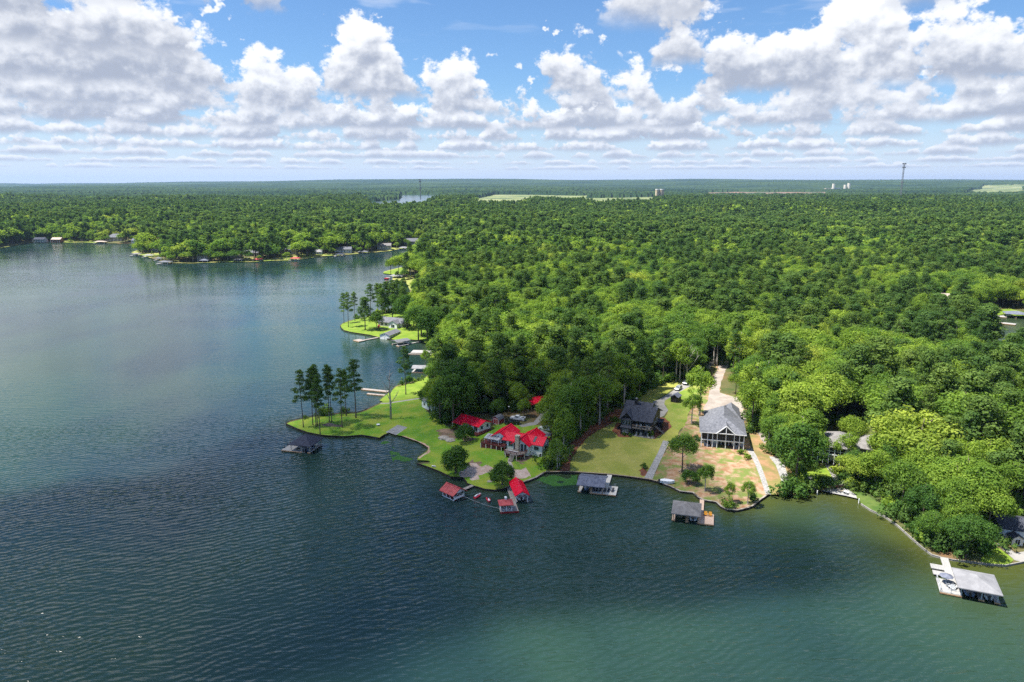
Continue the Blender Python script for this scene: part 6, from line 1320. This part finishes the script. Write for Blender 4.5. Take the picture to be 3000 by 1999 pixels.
vehicle(1517, 1231, R(157), 'pickup', 'paint_white', 'white pickup truck parked under the trees behind the red roofed house'); vehicle(1500, 1243, R(175), 'pickup', 'paint_black', 'dark blue black pickup truck parked beside the white pickup')
vehicle(1597, 1260, R(150), 'car', 'paint_white', 'white car behind the pale carport roof of the red roofed house'); vehicle(1987, 1142, R(-125), 'car', 'paint_grey', 'grey car on the concrete drive nearest the black shed'); vehicle(2011, 1125, R(-125), 'car', 'paint_navy', 'dark blue car farther up the concrete drive'); vehicle(2188, 1092, R(80), 'car', 'paint_white', 'white car half hidden on the gravel lane right of the drive')
vehicle(1520, 1172, R(20), 'car', 'paint_white', 'pale car deep in the trees above the white pickup')

# ------------------------------------------------------------------ small things on the lawns
def small(name, label, cat, px, py, mb, mat, rz=0.): x, y, z = G(px, py); o = mb.build(name, mat); o.location = (x, y, z); o.rotation_euler.z = rz; return tag(o, label, cat)
def boulder(px, py, r, label):
    q = np.random.default_rng(int(px)); rings = []
    for t in np.linspace(-.3, 1, 6): k = math.sqrt(max(.02, 1-t*t)); rings.append([(math.cos(a)*r*k*q.uniform(.8, 1.15), math.sin(a)*r*.8*k*q.uniform(.8, 1.15), t*r*.45) for a in np.linspace(0, 5.6, 9)])
    return small('boulder', label, 'rock', px, py, MB().loft(rings), 'palestone')
boulder(1301, 1285, 2.2, 'flat pale rock left of the other on the cottage lawn'); boulder(1320, 1291, 2.0, 'flat pale rock right of the other on the cottage lawn'); boulder(1435, 1411, .9, 'pale rock on the shore lawn between the sand patches'); boulder(1908, 1283, 1.1, 'tan rock at the front corner of the black house'); boulder(1272, 1367, .6, 'small pale rock near the corner of the dark seawall')
sp = thing('garden_stool', 'white round garden stool on the point lawn', 'stool', G(1108, 1247)); MB().tube([(0, 0, .45), (0, 0, .52)], .7, 12).build('seat', 'trim_white', sp); [MB().box(.45*math.cos(a)-.06, .45*math.cos(a)+.06, .45*math.sin(a)-.06, .45*math.sin(a)+.06, 0, .45).build('leg', 'trim_white', sp) for a in (0, 1.57, 3.14, 4.71)]
bn = thing('garden_bench', 'small white bench near the dark seawall corner', 'bench', G(1271, 1369), R(-20)); MB().box(-.7, .7, -.2, .2, .4, .46).build('seat', 'trim_white', bn); [MB().box(s*.6-.05, s*.6+.05, -.18, .18, 0, .4).build('leg', 'trim_white', bn) for s in (-1, 1)]
x, y, z = G(1491, 1232); lp = thing('yard_lamp', 'tall yard lamp post with a white globe beside the white pickup', 'lamp post', (x, y, z)); MB().tube([(0, 0, 0), (0, 0, 5.2)], [.07, .05], 7).build('pole', 'timber_dark', lp); MB().loft([[(r*math.cos(a), r*math.sin(a), h) for a in np.linspace(0, 5.5, 8)] for r, h in ((.05, 5.2), (.2, 5.3), (.22, 5.45), (.1, 5.62))]).build('globe', 'trim_white', lp)

# water weed beds close to the shore
def weeds(label, poly, n, seed):
    r = np.random.default_rng(seed); pg = np.array([P(a, b) for a, b in poly]); lo, hi = pg.min(0), pg.max(0); q = r.uniform(lo, hi, (n*4, 2)); q = q[inside(q, pg)]; q = q[lump(q[:, 0]*3, q[:, 1]*3, 20) > -.35][:n]
    m = MB()
    for (x, y) in q:
        s = r.uniform(.12, .45); a = r.uniform(0, 3.14); c, d = math.cos(a)*s, math.sin(a)*s
        m.add([(x-c, y-d, .012), (x+d*.6, y-c*.6, .03), (x+c, y+d, .015), (x-d*.6, y+c*.6, .03)], [(0, 1, 2, 3)])
    tag(m.build('water_weed', 'weed'), label, 'water weed', kind='stuff')
weeds('green mat of water weed in the little bay by the ramp', [(1142, 1325), (1150, 1310), (1165, 1318), (1172, 1336), (1210, 1345), (1206, 1352), (1152, 1352)], 900, 1)
weeds('small tuft of water weed below the concrete ramp', [(1112, 1300), (1128, 1292), (1142, 1296), (1125, 1302)], 200, 2)
weeds('green bed of water weed between the red and the blue grey boathouses', [(1560, 1412), (1600, 1394), (1690, 1393), (1690, 1420), (1620, 1425)], 2200, 3)

# ------------------------------------------------------------------ shrubs and palms
def bush_mesh(seed, mat, pr=.42):
    r = np.random.default_rng(seed); puffs = [(r.normal()*.5, r.normal()*.5, .55+abs(r.normal())*.35, pr*r.uniform(.7, 1.3)) for _ in range(12)]; v, t = leaves(puffs, 420, .3, r); return leaf_mesh('foliage', v, t, mat)
BUSH = [bush_mesh(1, 'leaf_dark'), bush_mesh(2, 'leaf_broad'), bush_mesh(3, 'leaf_pine')]
stem = MB().tube([(0, 0, -.1), (0, 0, .7)], [.06, .03], 5).mesh('stem', 'bark')
def bush(px, py, s, k, label, group=None): x, y, z = G(px, py); o = thing('shrub', label, 'shrub', (x, y, z), random.uniform(0, 6), group); o.scale = (s, s, s); link('foliage', BUSH[k], o); link('stem', stem, o)
for i, (px, py, s, k, lb) in enumerate([(2300, 1450, 3.0, 0, 'big dark shrub at the water left of the stone steps'), (2345, 1452, 2.6, 0, 'dark shrub hanging over the water below the stone steps'), (2375, 1440, 2.2, 2, 'dark shrub between the stone steps and the little beach'), (2410, 1428, 2.0, 2, 'rounded dark shrub behind the left beach post'), (2425, 1424, 1.8, 2, 'clipped dark shrub left of the beach path'), (2500, 1430, 1.8, 1, 'bright shrub right of the little beach'), (2130, 1488, 1.8, 1, 'grassy green shrub at the tip of the bare yard'), (2205, 1470, 1.6, 0, 'shrub near the right end of the bare yard wall'), (1887, 1372, 1.1, 0, 'small shrub in the round mulch bed by the stone path'), (1905, 1278, 1.2, 1, 'green shrub at the right front corner of the black house'), (1845, 1279, .8, 0, 'low shrub in the bed before the black house'), (1828, 1277, .8, 0, 'low shrub at the left of the bed before the black house'), (2190, 1345, 1.2, 1, 'green shrub beside the stone path of the white house'), (2170, 1330, 1.1, 1, 'green shrub at the right front corner of the white house'), (1975, 1300, 1.3, 2, 'grassy shrub at the top of the stone path'), (2940, 1605, 1.6, 2, 'dark hedge shrub in front of the white garage'), (2925, 1590, 1.5, 2, 'dark hedge shrub beside the concrete walk by the garage'), (1345, 1262, 1.4, 0, 'low shrub at the foot of the giant tree by the cottage'), (2060, 1295, 1.5, 0, 'green shrub under the left side of the white house'), (2040, 1290, 1.3, 0, 'low shrub on the red soil left of the white house')]): bush(px, py, s, k, lb)
def palm(px, py, label):
    x, y, z = G(px, py); o = thing('palm_tree', label, 'palm', (x, y, z), random.uniform(0, 6), 'small palms by the beach path'); MB().tube([(0, 0, -.1), (0, 0, 1.3)], [.2, .14], 8).build('trunk', 'bark', o)
    for i in range(16):
        a = i*2.4; e = .2+.75*((i*7) % 16)/16; L = 1.7; m = MB(); pts = [Vector((math.cos(a)*L*t*math.cos(e*(1-t*.7)), math.sin(a)*L*t*math.cos(e*(1-t*.7)), 1.3+L*t*math.sin(e)-1.1*t*t)) for t in (0, .35, .7, 1)]; s = Vector((-math.sin(a), math.cos(a), 0))
        m.v = [tuple(p+s*w*k) for p, w in zip(pts, (.05, .26, .22, .02)) for k in (-1, 1)]; m.f = [(0, 1, 3, 2), (2, 3, 5, 4), (4, 5, 7, 6)]; m.build('frond', 'palm_leaf', o)
pm('palm_leaf', (.12, .18, .06), (.20, .26, .10), 2, .8); palm(2438, 1420, 'small fan palm left of the beach path'); palm(2474, 1425, 'small fan palm right of the beach path')
# undergrowth along and inside the wood edge
def undergrowth():
    col = bpy.data.collections.new('undergrowth_kinds')
    for i, b in enumerate(BUSH): col.objects.link(bpy.data.objects.new('undergrowth_%d' % i, b))
    n = 60000; pts = np.stack([rng.uniform(-130, 260, n), rng.uniform(150, 520, n)], 1); keep = (np.abs(pts[:, 0]) < pts[:, 1]*.78)
    for w in WATERS: keep &= ~inside(pts, w)
    for z in ZONES: keep &= ~inside(pts, z[1])
    for z in CLEAR: keep &= ~inside(pts, z)
    pts = pts[keep]; sd = shore_dist(pts); k = sd > 1.2; pts, sd = pts[k][:20000], sd[k][:20000]
    z = height_d(pts[:, 0], pts[:, 1], sd); n = len(pts); s = rng.uniform(.9, 2.6, n)
    o = wood('undergrowth', (pts[:, 0], pts[:, 1], z, rng.integers(0, 3, n), s*rng.uniform(.8, 1.5, n), s, rng.uniform(0, 6.28, n)), col, 'low leafy undergrowth on the floor of the wood'); o['category'] = 'undergrowth'
undergrowth()

# ------------------------------------------------------------------ houses farther off
def far_house(px, py, w, d, h, wallm, roofm, label, rz=0., hip=False, rise=2.6, cat='house', nwin=4):
    x, y, z = G(px, py); o = thing('lake_house', label, cat, (x, y, z), R(rz)-math.atan2(x, y)*.0)
    if hip: wall(o, -w/2, w/2, 0, d, -1, h, wallm); hroof(o, -w/2, w/2, 0, d, h, h+rise, roofm, .6)
    else: gwall(o, -w/2, w/2, 0, d, -1, h, h+rise, 'x', wallm); groof(o, -w/2, w/2, 0, d, h, h+rise, 'x', roofm, .6, .5)
    for i in range(nwin):
        for zz in ([.9] if h < 4.5 else [.9, 3.6]): c = -w/2+w*(i+.5)/nwin; MB().box(c-.6, c+.6, -.06, -.005, zz, zz+1.4).build('window', 'glass', o)
    MB().box(-w/2-.1, w/2+.1, -2.6, -.08, h-.35, h-.15).build('porch_roof', roofm, o); posts(o, [(-w/2+.2+i*(w-.4)/4, -2.4) for i in range(5)], -.6, h-.36, .22); return o
for a in FAR_HOUSES: far_house(*a[:9], **a[9])
def far_dock(px, py, w, d, roofm, label, rz=0., boatm=None):
    x, y = P(px, py, .5); o = thing('boathouse', label, 'boathouse', (x, y, 0), R(rz)); hroof(o, -w/2, w/2, 0, d, 2.7, 4.0, roofm, .5); posts(o, [(-w/2+.3, .3), (w/2-.3, .3), (-w/2+.3, d-.3), (w/2-.3, d-.3), (0, .3)], -.6, 2.7, .3, 'trim_white')
    MB().box(-w/2-2, w/2, -.3, 1.2, .3, .55).box(-w/2-2, -w/2+1, 1.21, d, .3, .55).build('deck', 'deck_white', o); MB().box(w*.1-.6, w*.1+.6, d, d+9, .35, .6).build('gangway', 'deck_grey', o)
    if boatm: boat((x+w*.05, y+1.2, .2), R(rz)+math.pi/2, 'boat under the '+label[:60], 6, 2.4, boatm)
for a in FAR_DOCKS: far_dock(*a)
# brown roofed house with a dormer near the right hand cove
x, y, z = G(2760, 905); o = thing('lake_house', 'brown roofed house with a dormer deep in the right hand wood', 'house', (x, y, z), R(-20)); gwall(o, -6, 6, 0, 10, -1, 5.5, 10.5, 'x', 'tan_wall'); groof(o, -6, 6, 0, 10, 5.5, 10.5, 'x', 'roof_tan', .6, .5); gwall(o, -.5, 2.5, .8, 4.2, 6, 8.0, 9.2, 'y', 'cream_wall', 'dormer'); groof(o, -.5, 2.5, .6, 4.4, 8, 9.2, 'y', 'roof_tan', .3, .2, name='dormer_roof'); win(o, 'f', 1, 6.9, 1.2, 1.0, .8)
for c in (-4, 0, 4): win(o, 'f', c, 1, 1.3, 1.5, 0)
x, y, z = G(1143, 958); o = thing('lake_house', 'grey roofed house with a pale terrace on the headland lawn', 'house', (x, y, z), R(-24)); gwall(o, -9, 9, 0, 9, -1, 3, 5.2, 'x', 'cream_wall'); groof(o, -9, 9, 0, 9, 3, 5.2, 'x', 'shingle_grey', .6, .6); gwall(o, 1, 7, -3, 1, -1, 3, 4.6, 'y', 'white_wall', 'porch_wall'); groof(o, 1, 7, -3, 3, 3, 4.7, 'y', 'shingle_grey', .5, .4, name='porch_roof'); MB().box(-3, 9, -6, -.02, -1.5, -.3).build('terrace', 'concrete', o)
for c in (-6, -3): win(o, 'f', c, .6, 1.5, 1.6, 0)
win(o, 'f', 4, .4, 2.4, 2, -3)
for i, (dx, dy) in enumerate(((-7, -2), (-6, -4))): p = o.matrix_basis @ Vector((dx, dy, 0)); k = MB().box(-.6, .6, -.6, .6, 0, 1.0).build('planter_box', 'hull_red'); k.location = (p.x, p.y, height(p.x, p.y)); tag(k, ['red planter box nearest the headland house', 'red planter box farther out on the headland lawn'][i], 'planter')

# ------------------------------------------------------------------ masts, towers and works on the plain
def mast(px, py, top, label, w=3.0, n=26):
    x, y = P(px, py, 14); b = -(top-999.5)/FPX; h = (b*y*CP-y*SP)/(CP+b*SP)+CAM_H-14; o = thing('radio_mast', label, 'mast', (x, y, 14), .4); legs = [(w*math.cos(a), w*math.sin(a)) for a in (0, 2.09, 4.19)]
    for (a, c) in legs: MB().bar((a, c, 0), (a*.75, c*.75, h), .9).build('leg', 'mast_steel', o)
    m = MB()
    for i in range(n):
        z0, z1 = h*i/n, h*(i+1)/n
        for k in range(3): p, q = legs[k], legs[(k+1) % 3]; f0, f1 = 1-.25*i/n, 1-.25*(i+1)/n; m.bar((p[0]*f0, p[1]*f0, z0), (q[0]*f1, q[1]*f1, z1), .5)
    m.build('bracing', 'mast_steel', o)
    for zz, r in ((h*.99, 5.5), (h*.90, 4.8), (h*.54, 3.6)):
        m = MB()
        for k in range(6): a = k*1.047; m.box(r*math.cos(a)-.8, r*math.cos(a)+.8, r*math.sin(a)-.8, r*math.sin(a)+.8, zz-3.5, zz+1.5); m.bar((0, 0, zz-1), (r*math.cos(a), r*math.sin(a), zz-1), .5)
        m.build('antenna_ring', 'mast_steel', o)
pm('mast_steel', (.12, .13, .14), (.2, .21, .22), .1, .5); mast(2636, 598, 478, 'tall lattice radio mast rising above the horizon on the right'); mast(1232, 585, 526, 'thin distant radio mast by the far lake', 2.2, 20)
pm('tower_tan', (.42, .34, .23), (.52, .43, .31), .05, .9)
for px, lb in ((1925, 'left of the twin tan towers on the plain'), (1938, 'right of the twin tan towers on the plain')):
    x, y = P(px, 592, 9); o = thing('tower_block', lb, 'tower', (x, y, 6), .1, 'twin tan towers'); MB().tube([(0, 0, 0), (0, 0, 56)], 9.5, 16).build('shaft', 'tower_tan', o); MB().tube([(0, 0, 56), (0, 0, 58.5)], 10.2, 16).build('parapet', 'trim_white', o)
    for k in range(4): MB().box(-6+k*3.6, -5+k*3.6, -10.2+abs(k-1.5)*.9, -8, 4, 54).build('rib', 'roof_tan', o)
x, y = P(2452, 556, 30); o = thing('factory', 'pale industrial works far off on the right of the plain', 'factory', (x, y, 30)); MB().box(-40, 40, 0, 40, 0, 16).build('hall', 'grey_wall', o); MB().box(-100, -50, 10, 50, 0, 12).build('hall', 'tan_wall', o); [MB().tube([(dx, 10, 0), (dx, 10, hh)], 14, 12).build('silo', 'cream_wall', o) for dx, hh in ((80, 45), (115, 60), (-30, 55))]
# ------------------------------------------------------------------ the cloud overhead whose shade lies on the near shore
def overhead_cloud():
    m = bpy.data.materials.new('cloud_vapour'); m.use_nodes = True; t = NT(m.node_tree)
    at = t.node('ShaderNodeAttribute', attribute_name='dense')
    tc = t.node('ShaderNodeTexCoord'); n = t.noise(tc.outputs['Object'], .02, 4, .6)
    f = t.m('MULTIPLY', t.ss(t.m('ADD', at.outputs['Fac'], t.m('MULTIPLY', t.m('SUBTRACT', n, .5), .9)), .1, .6), .56)
    tr = t.node('ShaderNodeBsdfTransparent'); d = t.node('ShaderNodeBsdfTranslucent'); d.inputs[0].default_value = (.92, .92, .92, 1)
    mx = t.node('ShaderNodeMixShader'); t.l.new(f, mx.inputs[0]); t.l.new(tr.outputs[0], mx.inputs[1]); t.l.new(d.outputs[0], mx.inputs[2])
    o = t.node('ShaderNodeOutputMaterial'); t.l.new(mx.outputs[0], o.inputs[0])
    ALT = 1050.0; off = sun_dir*(ALT/sun_dir.z)
    poly = np.array([P(a, b) for a, b in [(-700, 1520), (0, 1420), (450, 1360), (620, 1280), (860, 1195), (1080, 1165), (1250, 1150), (1350, 1150), (1600, 1140), (1800, 1150), (1950, 1165), (2010, 1220), (2060, 1350), (2120, 1490), (2280, 1530), (2540, 1585), (2680, 1680), (2660, 1750), (2400, 1800), (2100, 1850), (1700, 1860), (1350, 1920), (900, 2150), (-300, 2300), (-900, 1900)]])
    x0, y0 = poly.min(0)-20; x1, y1 = poly.max(0)+20; st = 7.0
    xs = np.arange(x0, x1, st); ys = np.arange(y0, y1, st); X, Y = np.meshgrid(xs, ys); pts = np.stack([X.ravel(), Y.ravel()], 1)
    ins = inside(pts, poly); d = np.full(len(pts), 1e9)
    for a, b in zip(poly, np.roll(poly, -1, 0)):
        v = b-a; tt = np.clip(((pts-a)@v)/(v@v), 0, 1); d = np.minimum(d, np.hypot(*(pts-a-tt[:, None]*v).T))
    d = np.where(ins, d, -d)/26.0
    th = np.sqrt(np.clip(d, 0, 3))*40*(1+.35*lump(pts[:, 0], pts[:, 1], 90)+.2*lump(pts[:, 1], pts[:, 0], 37)); th = np.maximum(th, 0)
    nx = len(xs); ok = d > -.35; N = len(pts)
    V = [(p[0]+off.x, p[1]+off.y, ALT+a) for p, a in zip(pts, th)]+[(p[0]+off.x, p[1]+off.y, ALT-1-.12*a) for p, a in zip(pts, th)]
    F = []
    for j in range(len(ys)-1):
        for i in range(nx-1):
            q = (j*nx+i, j*nx+i+1, (j+1)*nx+i+1, (j+1)*nx+i)
            if all(ok[k] for k in q): F.append(q); F.append(tuple(N+k for k in q[::-1]))
    mb = MB(); mb.v = V; mb.f = F; o = mb.build('clouds', m, None, True); tag(o, 'thin white summer cloud floating overhead and shading the near shore', 'cloud', kind='stuff')
    o.data.attributes.new('dense', 'FLOAT', 'POINT').data.foreach_set('value', np.clip(np.concatenate([d, d]), 0, 1).astype(np.float32))
overhead_cloud()
# ------------------------------------------------------------------ air
def haze():
    m = bpy.data.materials.new('haze_air'); m.use_nodes = True; t = NT(m.node_tree)
    v = t.node('ShaderNodeVolumePrincipled'); v.inputs['Color'].default_value = (.46, .66, 1.0, 1); v.inputs['Density'].default_value = HAZE
    v.inputs['Anisotropy'].default_value = .2
    o = t.node('ShaderNodeOutputMaterial'); t.l.new(v.outputs[0], o.inputs['Volume'])
    try: m.cycles.homogeneous_volume = True
    except Exception: pass
    b = MB().box(-26000, 26000, -3500, 26500, -2, 330).build('haze', m); tag(b, 'thin pale blue summer haze over the whole landscape', 'haze', kind='stuff')
HAZE = 2.9e-5
haze()
